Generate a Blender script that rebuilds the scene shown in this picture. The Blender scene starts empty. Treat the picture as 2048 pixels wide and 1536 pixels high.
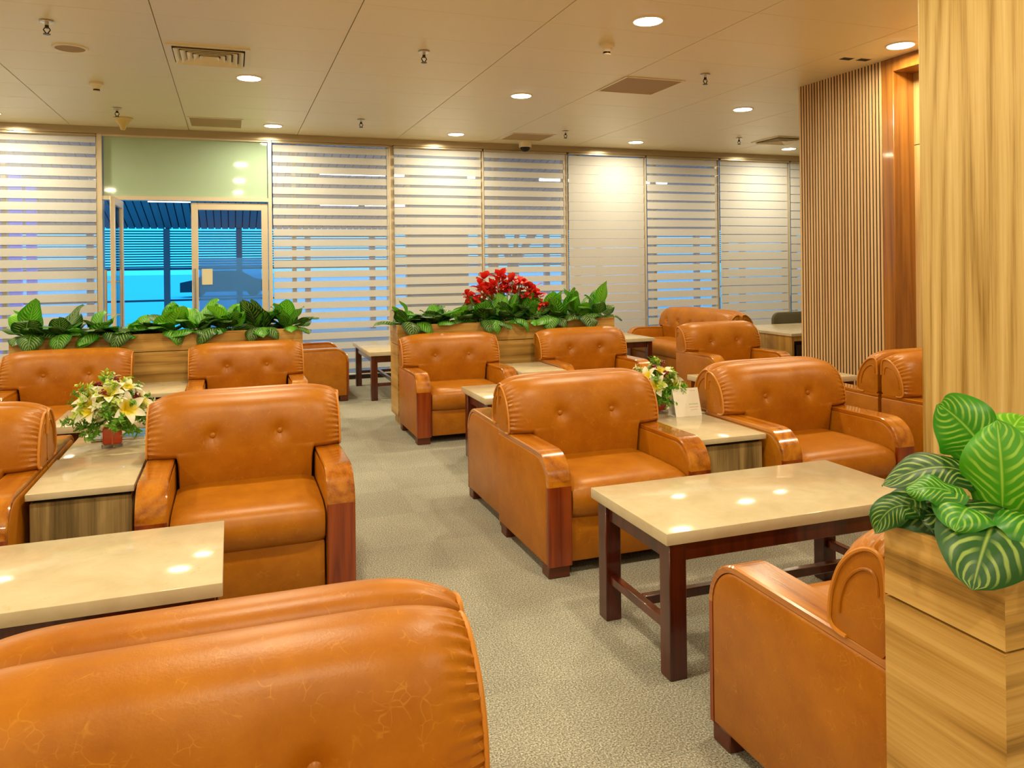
import bpy, bmesh, math, random
from mathutils import Matrix, Vector
S = bpy.context.scene
COL = S.collection
PI = math.pi
R = math.radians
random.seed(7)

# ------------------------------------------------------------------ camera
F, CX, CY, ROLL, CAMH = 1565.0, 1024.0, 526.27, 0.012, 1.45
YAW = math.atan((1024 - 463) / F)
fw = Vector((math.sin(YAW), math.cos(YAW), 0)); rt = Vector((math.cos(YAW), -math.sin(YAW), 0)); up = Vector((0, 0, 1))
cr = (rt - up * ROLL).normalized(); cu = (up + rt * ROLL).normalized()
cam = bpy.data.cameras.new('camera'); camo = bpy.data.objects.new('camera', cam); COL.objects.link(camo)
m = Matrix.Identity(4)
for i in range(3):
    m[i][0] = cr[i]; m[i][1] = cu[i]; m[i][2] = -fw[i]
m[2][3] = CAMH
camo.matrix_world = m
cam.sensor_fit = 'HORIZONTAL'; cam.sensor_width = 36.0; cam.lens = F / 2048 * 36.0
cam.shift_x = 0.0; cam.shift_y = -(768 - CY) / 2048
cam.clip_start = 0.05; cam.clip_end = 300
S.camera = camo

# ------------------------------------------------------------------ world, view
W = bpy.data.worlds.new('World'); S.world = W; W.use_nodes = True
bg = W.node_tree.nodes['Background']
bg.inputs['Color'].default_value = (0.03, 0.52, 1.0, 1); bg.inputs['Strength'].default_value = 1.9
S.view_settings.view_transform = 'Standard'; S.view_settings.look = 'None'
S.view_settings.gamma = 1.0; S.view_settings.use_curve_mapping = False
S.view_settings.exposure = 0.0
LAMP_W = 29.0          # watts of every ceiling downlight
LAMP_COL = (1.0, 0.87, 0.57)

# ------------------------------------------------------------------ materials
def newmat(name):
    M = bpy.data.materials.new(name); M.use_nodes = True
    nt = M.node_tree; p = nt.nodes['Principled BSDF']
    return M, nt, p
def N(nt, typ, **kw):
    n = nt.nodes.new(typ)
    for k, v in kw.items(): setattr(n, k, v)
    return n
def col(c): return (c[0], c[1], c[2], 1)
def plain(name, c, rough=0.5, metal=0.0, coat=0.0, emit=None, es=0.0, spec=0.5):
    M, nt, p = newmat(name)
    p.inputs['Base Color'].default_value = col(c); p.inputs['Roughness'].default_value = rough
    p.inputs['Metallic'].default_value = metal; p.inputs['Coat Weight'].default_value = coat
    p.inputs['Specular IOR Level'].default_value = spec
    if emit:
        p.inputs['Emission Color'].default_value = col(emit); p.inputs['Emission Strength'].default_value = es
    return M
def coords(nt, scale=(1, 1, 1), rnd=True):
    tc = N(nt, 'ShaderNodeTexCoord'); mp = N(nt, 'ShaderNodeMapping'); mp.inputs['Scale'].default_value = scale
    if rnd:
        oi = N(nt, 'ShaderNodeObjectInfo'); mu = N(nt, 'ShaderNodeMath', operation='MULTIPLY'); mu.inputs[1].default_value = 13.0
        nt.links.new(oi.outputs['Random'], mu.inputs[0])
        ad = N(nt, 'ShaderNodeVectorMath', operation='ADD')
        nt.links.new(tc.outputs['Object'], ad.inputs[0]); nt.links.new(mu.outputs[0], ad.inputs[1])
        nt.links.new(ad.outputs[0], mp.inputs['Vector'])
    else:
        nt.links.new(tc.outputs['Object'], mp.inputs['Vector'])
    return mp.outputs['Vector']
def noise(nt, vec, scale, detail=4, rough=0.55, dist=0.0):
    n = N(nt, 'ShaderNodeTexNoise'); n.inputs['Scale'].default_value = scale; n.inputs['Detail'].default_value = detail
    n.inputs['Roughness'].default_value = rough; n.inputs['Distortion'].default_value = dist
    nt.links.new(vec, n.inputs['Vector']); return n.outputs['Fac']
def ramp(nt, fac, stops):
    r = N(nt, 'ShaderNodeValToRGB'); e = r.color_ramp.elements
    while len(e) < len(stops): e.new(0.5)
    for i, (p_, c) in enumerate(stops):
        e[i].position = p_; e[i].color = col(c)
    nt.links.new(fac, r.inputs['Fac']); return r.outputs['Color']
def mix(nt, fac, a, b, mode='MIX'):
    x = N(nt, 'ShaderNodeMix', data_type='RGBA', blend_type=mode)
    for s, v in ((0, fac), (6, a), (7, b)):
        if hasattr(v, 'links') or hasattr(v, 'is_linked'): nt.links.new(v, x.inputs[s])
        elif s == 0: x.inputs[0].default_value = v
        else: x.inputs[s].default_value = col(v)
    return x.outputs[2]
def math_(nt, op, a, b=None, clamp=False):
    x = N(nt, 'ShaderNodeMath', operation=op); x.use_clamp = clamp
    for i, v in enumerate((a, b)):
        if v is None: continue
        if isinstance(v, (int, float)): x.inputs[i].default_value = v
        else: nt.links.new(v, x.inputs[i])
    return x.outputs[0]
def bump(nt, p, h, strength, dist=0.01):
    b = N(nt, 'ShaderNodeBump'); b.inputs['Strength'].default_value = strength; b.inputs['Distance'].default_value = dist
    nt.links.new(h, b.inputs['Height']); nt.links.new(b.outputs['Normal'], p.inputs['Normal'])

def leather(name, a, b, light):
    M, nt, p = newmat(name)
    v = coords(nt)
    c = ramp(nt, noise(nt, v, 7, 7, 0.68), [(0.3, a), (0.7, b)])
    vo = N(nt, 'ShaderNodeTexVoronoi', feature='DISTANCE_TO_EDGE'); vo.inputs['Scale'].default_value = 38
    wv = N(nt, 'ShaderNodeVectorMath', operation='ADD')
    nn = N(nt, 'ShaderNodeTexNoise'); nn.inputs['Scale'].default_value = 9; nt.links.new(v, nn.inputs['Vector'])
    sc = N(nt, 'ShaderNodeVectorMath', operation='SCALE'); sc.inputs['Scale'].default_value = 0.12
    nt.links.new(nn.outputs['Color'], sc.inputs[0]); nt.links.new(v, wv.inputs[0]); nt.links.new(sc.outputs[0], wv.inputs[1])
    nt.links.new(wv.outputs[0], vo.inputs['Vector'])
    line = ramp(nt, vo.outputs['Distance'], [(0.0, (1, 1, 1)), (0.045, (0, 0, 0))])
    msk = ramp(nt, noise(nt, v, 24, 3, 0.6), [(0.52, (0, 0, 0)), (0.64, (1, 1, 1))])
    lm = mix(nt, 1.0, line, msk, 'MULTIPLY'); lm2 = mix(nt, 1.0, lm, (0.36, 0.36, 0.36), 'MULTIPLY')
    nt.links.new(mix(nt, lm2, c, light), p.inputs['Base Color'])
    p.inputs['Roughness'].default_value = 0.37; p.inputs['Specular IOR Level'].default_value = 0.38
    bump(nt, p, noise(nt, v, 160, 4, 0.6), 0.10, 0.004)
    return M
def wood(name, cs, axis, k=6.0, rough=0.4, coat=0.0, ring=9.0, along=0.07, spec=0.5, amp=0.35, knots=False):
    M, nt, p = newmat(name)
    def sv(a_, g):
        q = [a_, a_, a_]; q[axis] = g; return coords(nt, tuple(q))
    n1 = noise(nt, sv(k, k * along), 0.55, 3, 0.5, 0.3)
    rg = math_(nt, 'FRACT', math_(nt, 'MULTIPLY', n1, ring))
    tri = math_(nt, 'ABSOLUTE', math_(nt, 'SUBTRACT', math_(nt, 'MULTIPLY', rg, 2.0), 1.0))
    mid = noise(nt, sv(k * 4, k * 0.12), 1.0, 5, 0.7, 0.15)
    fine = noise(nt, sv(k * 26, k * 0.5), 1.0, 3, 0.7)
    f = math_(nt, 'ADD', math_(nt, 'MULTIPLY', tri, amp), math_(nt, 'ADD', math_(nt, 'MULTIPLY', mid, 1.0 - amp), math_(nt, 'MULTIPLY', math_(nt, 'SUBTRACT', fine, 0.5), 0.45)))
    c = ramp(nt, f, [(0.22, cs[0]), (0.46, cs[1]), (0.72, cs[2])])
    if knots:
        vk = N(nt, 'ShaderNodeTexVoronoi'); vk.inputs['Scale'].default_value = 1.0
        q = [3.6, 3.6, 3.6]; q[axis] = 1.7; nt.links.new(coords(nt, tuple(q)), vk.inputs['Vector'])
        kn = ramp(nt, math_(nt, 'ADD', vk.outputs['Distance'], math_(nt, 'MULTIPLY', fine, 0.05)), [(0.04, (0.75, 0.75, 0.75)), (0.10, (0, 0, 0))])
        c = mix(nt, kn, c, cs[0])
    nt.links.new(c, p.inputs['Base Color'])
    p.inputs['Roughness'].default_value = rough; p.inputs['Coat Weight'].default_value = coat; p.inputs['Coat Roughness'].default_value = 0.06
    p.inputs['Specular IOR Level'].default_value = spec
    bump(nt, p, fine, 0.06, 0.003)
    return M
def stone(name, a, b, vein):
    M, nt, p = newmat(name); v = coords(nt)
    c = ramp(nt, noise(nt, v, 6, 6, 0.65, 0.5), [(0.35, a), (0.7, b)])
    vn = ramp(nt, noise(nt, v, 9, 8, 0.75, 1.5), [(0.60, (0, 0, 0)), (0.72, (0.6, 0.6, 0.6))])
    nt.links.new(mix(nt, vn, c, vein), p.inputs['Base Color']); p.inputs['Roughness'].default_value = 0.10; p.inputs['Specular IOR Level'].default_value = 0.12
    return M
def carpet():
    M, nt, p = newmat('carpet'); v = coords(nt, rnd=False)
    big = noise(nt, v, 1.6, 3, 0.5)
    n = noise(nt, v, 165, 3, 0.8)
    c = ramp(nt, n, [(0.30, (0.07, 0.064, 0.050)), (0.5, (0.44, 0.42, 0.345)), (0.68, (0.98, 0.96, 0.86))])
    c2 = mix(nt, 1.0, c, ramp(nt, big, [(0.35, (0.82, 0.82, 0.82)), (0.65, (1, 1, 1))]), 'MULTIPLY')
    # carpet squares laid quarter-turned: a faint tone step from square to square
    ck = N(nt, 'ShaderNodeTexChecker'); ck.inputs['Scale'].default_value = 2.0
    ck.inputs['Color1'].default_value = (1, 1, 1, 1); ck.inputs['Color2'].default_value = (0.93, 0.93, 0.93, 1)
    nt.links.new(v, ck.inputs['Vector'])
    nt.links.new(mix(nt, 1.0, c2, ck.outputs['Color'], 'MULTIPLY'), p.inputs['Base Color'])
    p.inputs['Roughness'].default_value = 1.0; p.inputs['Specular IOR Level'].default_value = 0.1
    bump(nt, p, n, 0.8, 0.01)
    return M
def leafmat(name, base, dark, stripe, amount):
    M, nt, p = newmat(name)
    uv = N(nt, 'ShaderNodeUVMap'); sp = N(nt, 'ShaderNodeSeparateXYZ'); nt.links.new(uv.outputs[0], sp.inputs[0])
    u, v = sp.outputs[0], sp.outputs[1]
    av = math_(nt, 'ABSOLUTE', math_(nt, 'SUBTRACT', math_(nt, 'MULTIPLY', v, 2.0), 1.0))
    nz = noise(nt, coords(nt), 14, 2)
    ph = math_(nt, 'ADD', math_(nt, 'SUBTRACT', math_(nt, 'MULTIPLY', u, 8.5), math_(nt, 'MULTIPLY', math_(nt, 'POWER', av, 1.3), 3.2)), math_(nt, 'MULTIPLY', nz, 1.3))
    st = math_(nt, 'SINE', math_(nt, 'MULTIPLY', ph, 2 * PI))
    st = ramp(nt, math_(nt, 'MULTIPLY', math_(nt, 'ADD', st, 1.0), 0.5), [(0.60, (0, 0, 0)), (0.90, (1, 1, 1))])
    win = ramp(nt, av, [(0.04, (0, 0, 0)), (0.28, (1, 1, 1)), (0.62, (1, 1, 1)), (0.90, (0, 0, 0))])
    mk = mix(nt, 1.0, mix(nt, 1.0, st, win, 'MULTIPLY'), (amount,) * 3, 'MULTIPLY')
    mid = ramp(nt, av, [(0.0, (0.8, 0.8, 0.8)), (0.05, (0, 0, 0))])
    oi = N(nt, 'ShaderNodeObjectInfo')
    bc = mix(nt, oi.outputs['Random'], base, dark)
    c = mix(nt, mk, bc, stripe); c = mix(nt, mid, c, stripe)
    nt.links.new(c, p.inputs['Base Color']); p.inputs['Roughness'].default_value = 0.42
    tr = N(nt, 'ShaderNodeBsdfTranslucent'); nt.links.new(c, tr.inputs['Color'])
    ms = N(nt, 'ShaderNodeMixShader'); ms.inputs[0].default_value = 0.25
    nt.links.new(p.outputs[0], ms.inputs[1]); nt.links.new(tr.outputs[0], ms.inputs[2])
    nt.links.new(ms.outputs[0], nt.nodes['Material Output'].inputs['Surface'])
    return M
def glassmat(name, tint=(1, 1, 1), refl=0.06, rough=0.02):
    M, nt, p = newmat(name); nt.nodes.remove(p)
    t = N(nt, 'ShaderNodeBsdfTransparent'); t.inputs['Color'].default_value = col(tint)
    g = N(nt, 'ShaderNodeBsdfGlossy'); g.inputs['Roughness'].default_value = rough
    lw = N(nt, 'ShaderNodeFresnel'); lw.inputs['IOR'].default_value = 1.45
    ms = N(nt, 'ShaderNodeMixShader'); nt.links.new(lw.outputs[0], ms.inputs[0])
    nt.links.new(t.outputs[0], ms.inputs[1]); nt.links.new(g.outputs[0], ms.inputs[2])
    nt.links.new(ms.outputs[0], nt.nodes['Material Output'].inputs['Surface'])
    return M
def sheermat(name, c, opac):
    M, nt, p = newmat(name); nt.nodes.remove(p)
    t = N(nt, 'ShaderNodeBsdfTransparent'); d = N(nt, 'ShaderNodeBsdfDiffuse'); d.inputs['Color'].default_value = col(c)
    ms = N(nt, 'ShaderNodeMixShader'); ms.inputs[0].default_value = opac
    nt.links.new(t.outputs[0], ms.inputs[1]); nt.links.new(d.outputs[0], ms.inputs[2])
    nt.links.new(ms.outputs[0], nt.nodes['Material Output'].inputs['Surface'])
    return M
def uvgrad(name, stops, rough=0.5, trans=0.2):
    M, nt, p = newmat(name)
    uv = N(nt, 'ShaderNodeUVMap'); sp = N(nt, 'ShaderNodeSeparateXYZ'); nt.links.new(uv.outputs[0], sp.inputs[0])
    c = ramp(nt, sp.outputs[0], stops); nt.links.new(c, p.inputs['Base Color']); p.inputs['Roughness'].default_value = rough
    tr = N(nt, 'ShaderNodeBsdfTranslucent'); nt.links.new(c, tr.inputs['Color'])
    ms = N(nt, 'ShaderNodeMixShader'); ms.inputs[0].default_value = trans
    nt.links.new(p.outputs[0], ms.inputs[1]); nt.links.new(tr.outputs[0], ms.inputs[2])
    nt.links.new(ms.outputs[0], nt.nodes['Material Output'].inputs['Surface'])
    return M

MT = {}
MT['leather'] = leather('tan_leather', (0.345, 0.104, 0.002), (0.455, 0.158, 0.004), (0.70, 0.32, 0.035))
MT['piping'] = plain('piping_leather', (0.58, 0.22, 0.025), 0.35)
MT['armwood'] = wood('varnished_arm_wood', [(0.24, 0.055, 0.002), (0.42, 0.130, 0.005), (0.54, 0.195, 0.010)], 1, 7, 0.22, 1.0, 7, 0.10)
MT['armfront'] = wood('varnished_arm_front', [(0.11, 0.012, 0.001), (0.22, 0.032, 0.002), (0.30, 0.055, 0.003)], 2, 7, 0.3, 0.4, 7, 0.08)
MT['redwood'] = wood('red_brown_table_wood', [(0.030, 0.003, 0.001), (0.070, 0.008, 0.002), (0.105, 0.015, 0.004)], 2, 8, 0.28, 0.5, 6, 0.08)
MT['footwood'] = plain('dark_foot_wood', (0.10, 0.022, 0.008), 0.35)
MT['black'] = plain('black_lining', (0.01, 0.009, 0.008), 0.8)
MT['stone'] = stone('cream_marble', (0.52, 0.425, 0.275), (0.61, 0.52, 0.365), (0.46, 0.32, 0.14))
MT['oakh'] = wood('oak_laminate_level_grain', [(0.21, 0.105, 0.014), (0.50, 0.275, 0.060), (0.66, 0.41, 0.125)], 0, 5.0, 0.42, 0, 8, 0.09)
MT['oakhy'] = wood('oak_laminate_end_grain', [(0.21, 0.105, 0.014), (0.50, 0.275, 0.060), (0.66, 0.41, 0.125)], 1, 5.0, 0.42, 0, 8, 0.09)
MT['oakv'] = wood('walnut_laminate_upright_grain', [(0.10, 0.065, 0.022), (0.24, 0.155, 0.058), (0.40, 0.275, 0.11)], 2, 6, 0.45, 0, 9, 0.09)
MT['pillar'] = wood('honey_oak_column', [(0.27, 0.145, 0.022), (0.53, 0.355, 0.115), (0.66, 0.485, 0.20)], 2, 4.0, 0.38, 0, 10, 0.06, 0.5, 0.30, True)
MT['slat'] = wood('teak_slat', [(0.46, 0.26, 0.11), (0.66, 0.42, 0.20), (0.76, 0.53, 0.28)], 2, 9, 0.5, 0, 5, 0.03)
MT['slatback'] = plain('dark_slat_backing', (0.020, 0.005, 0.002), 0.6)
MT['casing'] = wood('stained_door_casing', [(0.17, 0.055, 0.007), (0.29, 0.105, 0.015), (0.37, 0.15, 0.025)], 2, 7, 0.3, 0.3, 6, 0.05)
MT['recess'] = wood('pale_oak_recess', [(0.46, 0.27, 0.09), (0.64, 0.42, 0.17), (0.74, 0.53, 0.25)], 2, 5, 0.42, 0, 7, 0.06)
MT['carpet'] = carpet()
MT['ceil'] = plain('beige_metal_ceiling', (0.76, 0.66, 0.42), 0.38, 0.0, 0.0, spec=0.6)
MT['ceilgap'] = plain('ceiling_joint', (0.55, 0.45, 0.28), 0.8)
MT['grille'] = plain('tan_perforated_grille', (0.36, 0.22, 0.06), 0.6)
MT['cream'] = plain('cream_plastic', (0.78, 0.68, 0.48), 0.4)
MT['yellow'] = plain('aged_yellow_plastic', (0.66, 0.49, 0.16), 0.4)
MT['darkmetal'] = plain('dark_metal', (0.05, 0.035, 0.025), 0.35, 0.8)
MT['chrome'] = plain('brushed_steel', (0.62, 0.57, 0.50), 0.28, 1.0)
MT['alu'] = plain('champagne_aluminium', (0.70, 0.60, 0.46), 0.35, 0.25)
MT['header'] = plain('bronze_header', (0.42, 0.33, 0.21), 0.25, 0.4)
def bandmat():
    M, nt, p = newmat('woven_blind_band')
    c = ramp(nt, noise(nt, coords(nt, (40, 40, 900)), 1.0, 2), [(0.3, (0.72, 0.72, 0.74)), (0.7, (0.80, 0.80, 0.82))])
    nt.links.new(c, p.inputs['Base Color']); p.inputs['Roughness'].default_value = 0.9; p.inputs['Specular IOR Level'].default_value = 0.1
    tr = N(nt, 'ShaderNodeBsdfTranslucent'); nt.links.new(c, tr.inputs['Color'])
    ms = N(nt, 'ShaderNodeMixShader'); ms.inputs[0].default_value = 0.22
    nt.links.new(p.outputs[0], ms.inputs[1]); nt.links.new(tr.outputs[0], ms.inputs[2])
    nt.links.new(ms.outputs[0], nt.nodes['Material Output'].inputs['Surface'])
    return M
MT['band'] = bandmat()
MT['sheer'] = sheermat('sheer_mesh', (0.75, 0.74, 0.75), 0.20)
MT['glass'] = glassmat('clear_glass', (0.93, 0.97, 1.0))
MT['frost'] = plain('frosted_green_glass', (0.40, 0.55, 0.42), 0.05, spec=0.9)
def filmmat():
    M, nt, p = newmat('blue_frosted_film'); nt.nodes.remove(p)
    t = N(nt, 'ShaderNodeBsdfTransparent'); t.inputs['Color'].default_value = (0.55, 0.8, 1, 1)
    d = N(nt, 'ShaderNodeBsdfTranslucent'); d.inputs['Color'].default_value = (0.75, 0.9, 1.0, 1)
    g = N(nt, 'ShaderNodeBsdfDiffuse'); g.inputs['Color'].default_value = (0.25, 0.55, 0.95, 1)
    m1 = N(nt, 'ShaderNodeMixShader'); m1.inputs[0].default_value = 0.3; nt.links.new(d.outputs[0], m1.inputs[1]); nt.links.new(g.outputs[0], m1.inputs[2])
    ms = N(nt, 'ShaderNodeMixShader'); ms.inputs[0].default_value = 0.50
    nt.links.new(t.outputs[0], ms.inputs[1]); nt.links.new(m1.outputs[0], ms.inputs[2])
    nt.links.new(ms.outputs[0], nt.nodes['Material Output'].inputs['Surface'])
    return M
MT['bluefilm'] = filmmat()
MT['paper'] = plain('white_paper', (0.85, 0.82, 0.76), 0.6)
MT['beigepaper'] = plain('beige_notice_paper', (0.72, 0.68, 0.50), 0.7)
MT['wallp'] = plain('warm_plaster', (0.66, 0.52, 0.33), 0.8)
MT['leafA'] = leafmat('striped_leaf', (0.055, 0.34, 0.010), (0.02, 0.17, 0.010), (0.42, 0.68, 0.09), 0.72)
MT['leafB'] = leafmat('dark_striped_leaf', (0.018, 0.115, 0.012), (0.01, 0.06, 0.01), (0.40, 0.56, 0.11), 0.72)
MT['leafC'] = leafmat('lime_leaf', (0.13, 0.46, 0.012), (0.06, 0.34, 0.01), (0.50, 0.78, 0.10), 0.6)
MT['stem'] = plain('leaf_stem', (0.10, 0.24, 0.03), 0.5)
MT['soil'] = plain('dark_soil', (0.02, 0.016, 0.01), 0.95)
MT['red'] = uvgrad('red_petal', [(0.0, (0.45, 0.01, 0.008)), (0.5, (0.75, 0.02, 0.012)), (1.0, (0.82, 0.09, 0.05))], 0.4, 0.2)
MT['lily'] = uvgrad('lily_petal', [(0.0, (0.80, 0.62, 0.01)), (0.42, (0.88, 0.72, 0.03)), (0.62, (0.88, 0.85, 0.62)), (1.0, (0.88, 0.87, 0.80))], 0.45, 0.25)
MT['sprig'] = uvgrad('sprig_leaf', [(0.0, (0.08, 0.26, 0.02)), (1.0, (0.22, 0.50, 0.03))], 0.5, 0.25)
MT['sprigl'] = uvgrad('lime_sprig', [(0.0, (0.26, 0.46, 0.03)), (1.0, (0.70, 0.80, 0.10))], 0.5, 0.25)
MT['white'] = uvgrad('small_white_bud', [(0.0, (0.55, 0.62, 0.25)), (1.0, (0.85, 0.84, 0.74))], 0.5, 0.2)
MT['berry'] = plain('dark_red_berry', (0.20, 0.008, 0.010), 0.3)
MT['vglass'] = glassmat('vase_glass', (0.97, 0.98, 0.96))
MT['vred'] = plain('orange_red_filler', (0.90, 0.085, 0.010), 0.35, coat=0.5)
MT['vribbon'] = plain('orange_ribbon', (0.85, 0.25, 0.06), 0.35)
MT['olive'] = plain('olive_fabric', (0.085, 0.068, 0.032), 0.8)
MT['desk'] = wood('walnut_desk_side', [(0.26, 0.13, 0.022), (0.42, 0.23, 0.045), (0.52, 0.31, 0.08)], 2, 6, 0.4, 0, 7, 0.06)
MT['emit'] = plain('lit_diffuser', (1, 1, 1), 0.5, emit=(1.0, 0.93, 0.80), es=14.0)
MT['tube'] = plain('fluorescent_tube', (1, 1, 1), 0.5, emit=(0.9, 0.97, 1.0), es=6.0)
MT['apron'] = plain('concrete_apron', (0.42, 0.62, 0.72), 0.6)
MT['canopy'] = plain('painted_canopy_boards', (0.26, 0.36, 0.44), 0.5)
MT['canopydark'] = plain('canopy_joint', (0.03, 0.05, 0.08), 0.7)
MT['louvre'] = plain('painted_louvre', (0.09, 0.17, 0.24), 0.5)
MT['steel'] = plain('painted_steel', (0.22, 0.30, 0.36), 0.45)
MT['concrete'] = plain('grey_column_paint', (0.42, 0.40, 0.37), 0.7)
MT['signblue'] = plain('blue_sign_face', (0.01, 0.13, 0.85), 0.4, emit=(0.0, 0.13, 0.9), es=0.5)
MT['signlight'] = plain('pale_blue_sign_face', (0.15, 0.55, 0.85), 0.4)
MT['car'] = plain('dark_car_paint', (0.02, 0.03, 0.05), 0.25)
MT['mag1'] = plain('magazine_blue', (0.08, 0.30, 0.60), 0.3)
MT['mag2'] = plain('magazine_white', (0.75, 0.76, 0.78), 0.3)
MT['mag3'] = plain('magazine_dark', (0.06, 0.07, 0.09), 0.3)
MT['purple'] = plain('lilac_paper', (0.52, 0.40, 0.56), 0.5)
MT['inkpink'] = plain('faint_red_ink', (0.72, 0.45, 0.42), 0.7)
MT['inkgreen'] = plain('faint_green_ink', (0.62, 0.70, 0.50), 0.7)
MT['inkgrey'] = plain('faint_grey_ink', (0.62, 0.60, 0.56), 0.7)

# ------------------------------------------------------------------ mesh helpers
class MB:
    def __init__(s): s.v = []; s.f = []; s.uv = {}; s.mi = []; s.mat = 0
    def face(s, idx): s.f.append(tuple(idx)); s.mi.append(s.mat)
    def box(s, x0, x1, y0, y1, z0, z1):
        b = len(s.v)
        s.v += [(x0, y0, z0), (x1, y0, z0), (x1, y1, z0), (x0, y1, z0), (x0, y0, z1), (x1, y0, z1), (x1, y1, z1), (x0, y1, z1)]
        for q in ((0, 3, 2, 1), (4, 5, 6, 7), (0, 1, 5, 4), (1, 2, 6, 5), (2, 3, 7, 6), (3, 0, 4, 7)): s.face([b + i for i in q])
        return s
    def rbox(s, x0, x1, y0, y1, z0, z1, r=0.01, seg=2):
        bm = bmesh.new(); bmesh.ops.create_cube(bm, size=1)
        for v in bm.verts:
            v.co = ((x0 + x1) / 2 + v.co.x * (x1 - x0), (y0 + y1) / 2 + v.co.y * (y1 - y0), (z0 + z1) / 2 + v.co.z * (z1 - z0))
        bmesh.ops.bevel(bm, geom=list(bm.edges), offset=r, segments=seg, profile=0.5, affect='EDGES')
        s.addbm(bm); return s
    def addbm(s, bm):
        b = len(s.v); bm.verts.ensure_lookup_table(); bm.verts.index_update()
        s.v += [tuple(v.co) for v in bm.verts]
        for f in bm.faces: s.face([b + v.index for v in f.verts])
        bm.free()
    def grid(s, fn, nu, nv, uvs=True, wrapv=False):
        b = len(s.v)
        for i in range(nu + 1):
            for j in range(nv + (0 if wrapv else 1)):
                u = i / nu; v = j / nv
                if uvs: s.uv[len(s.v)] = (u, v)
                s.v.append(tuple(fn(u, v)))
        w = nv if wrapv else nv + 1
        for i in range(nu):
            for j in range(nv):
                j2 = (j + 1) % w if wrapv else j + 1
                s.face([b + i * w + j, b + (i + 1) * w + j, b + (i + 1) * w + j2, b + i * w + j2])
        return b
    def tube(s, pts, r, n=8, closed=False, cap=True):
        pts = [Vector(p) for p in pts]; L = len(pts); b = len(s.v)
        ref = None
        for i, p in enumerate(pts):
            a = pts[(i - 1) % L] if (closed or i > 0) else p
            c = pts[(i + 1) % L] if (closed or i < L - 1) else p
            t = (c - a).normalized()
            if ref is None:
                ref = t.orthogonal().normalized()
            ref = (ref - t * ref.dot(t)); ref = ref.normalized() if ref.length > 1e-6 else t.orthogonal().normalized()
            q = t.cross(ref); rr = r[i] if isinstance(r, (list, tuple)) else r
            for k in range(n):
                a_ = 2 * PI * k / n
                s.v.append(tuple(p + (ref * math.cos(a_) + q * math.sin(a_)) * rr))
        for i in range(L if closed else L - 1):
            i2 = (i + 1) % L
            for k in range(n):
                k2 = (k + 1) % n
                s.face([b + i * n + k, b + i * n + k2, b + i2 * n + k2, b + i2 * n + k])
        if cap and not closed:
            s.face([b + k for k in reversed(range(n))]); s.face([b + (L - 1) * n + k for k in range(n)])
        return s
    def lathe(s, prof, n=20, c=(0, 0, 0), cap=True):
        b = len(s.v)
        for r, z in prof:
            for k in range(n):
                a = 2 * PI * k / n; s.v.append((c[0] + r * math.cos(a), c[1] + r * math.sin(a), c[2] + z))
        for i in range(len(prof) - 1):
            for k in range(n):
                k2 = (k + 1) % n
                s.face([b + i * n + k, b + i * n + k2, b + (i + 1) * n + k2, b + (i + 1) * n + k])
        if cap:
            s.face([b + k for k in reversed(range(n))]); s.face([b + (len(prof) - 1) * n + k for k in range(n)])
        return s
    def loft(s, rings, caps=True):
        b = len(s.v); n = len(rings[0])
        for r in rings: s.v += [tuple(p) for p in r]
        for i in range(len(rings) - 1):
            for k in range(n):
                k2 = (k + 1) % n
                s.face([b + i * n + k, b + i * n + k2, b + (i + 1) * n + k2, b + (i + 1) * n + k])
        if caps:
            s.face([b + k for k in reversed(range(n))]); s.face([b + (len(rings) - 1) * n + k for k in range(n)])
        return s
    def mesh(s, name, mats, smooth=True, ang=40):
        me = bpy.data.meshes.new(name); me.from_pydata(s.v, [], s.f)
        bm = bmesh.new(); bm.from_mesh(me)
        if not s.uv: bmesh.ops.recalc_face_normals(bm, faces=bm.faces)
        bm.to_mesh(me); bm.free()
        for mm in (mats if isinstance(mats, (list, tuple)) else [mats]): me.materials.append(MT[mm])
        me.polygons.foreach_set('material_index', s.mi)
        if s.uv:
            ul = me.uv_layers.new(name='UVMap')
            for lp in me.loops: ul.data[lp.index].uv = s.uv.get(lp.vertex_index, (0, 0))
        if smooth:
            me.polygons.foreach_set('use_smooth', [True] * len(me.polygons)); me.set_sharp_from_angle(angle=R(ang))
        me.update(); return me
    def build(s, name, mats, parent=None, smooth=True, ang=40): return obj(name, s.mesh(name, mats, smooth, ang), parent)

def obj(name, me, parent=None, loc=None):
    o = bpy.data.objects.new(name, me); COL.objects.link(o)
    if parent: o.parent = parent
    if loc: o.location = loc
    return o
def tag(o, label=None, cat=None, group=None, kind=None):
    if label: o['label'] = label
    if cat: o['category'] = cat
    if group: o['group'] = group
    if kind: o['kind'] = kind
    return o
def thing(name, label, cat, loc=(0, 0, 0), rz=0.0, group=None):
    o = bpy.data.objects.new(name, None); COL.objects.link(o); o.empty_display_size = 0.1
    o.location = loc; o.rotation_euler = (0, 0, rz)
    return tag(o, label, cat, group)
KIDS = {}
def copy_tree(o, parent=None):
    c = o.copy(); COL.objects.link(c); c.parent = parent
    for ch in list(o.children): copy_tree(ch, c)
    return c
def bx(name, mat, parent, *a): return MB().box(*a).build(name, mat, parent, False)
def struct(name, mb, mat, parent=None, label=None):
    o = mb.build(name, mat, parent, False)
    if not parent: o['kind'] = 'structure'
    if label: o['label'] = label
    return o

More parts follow.
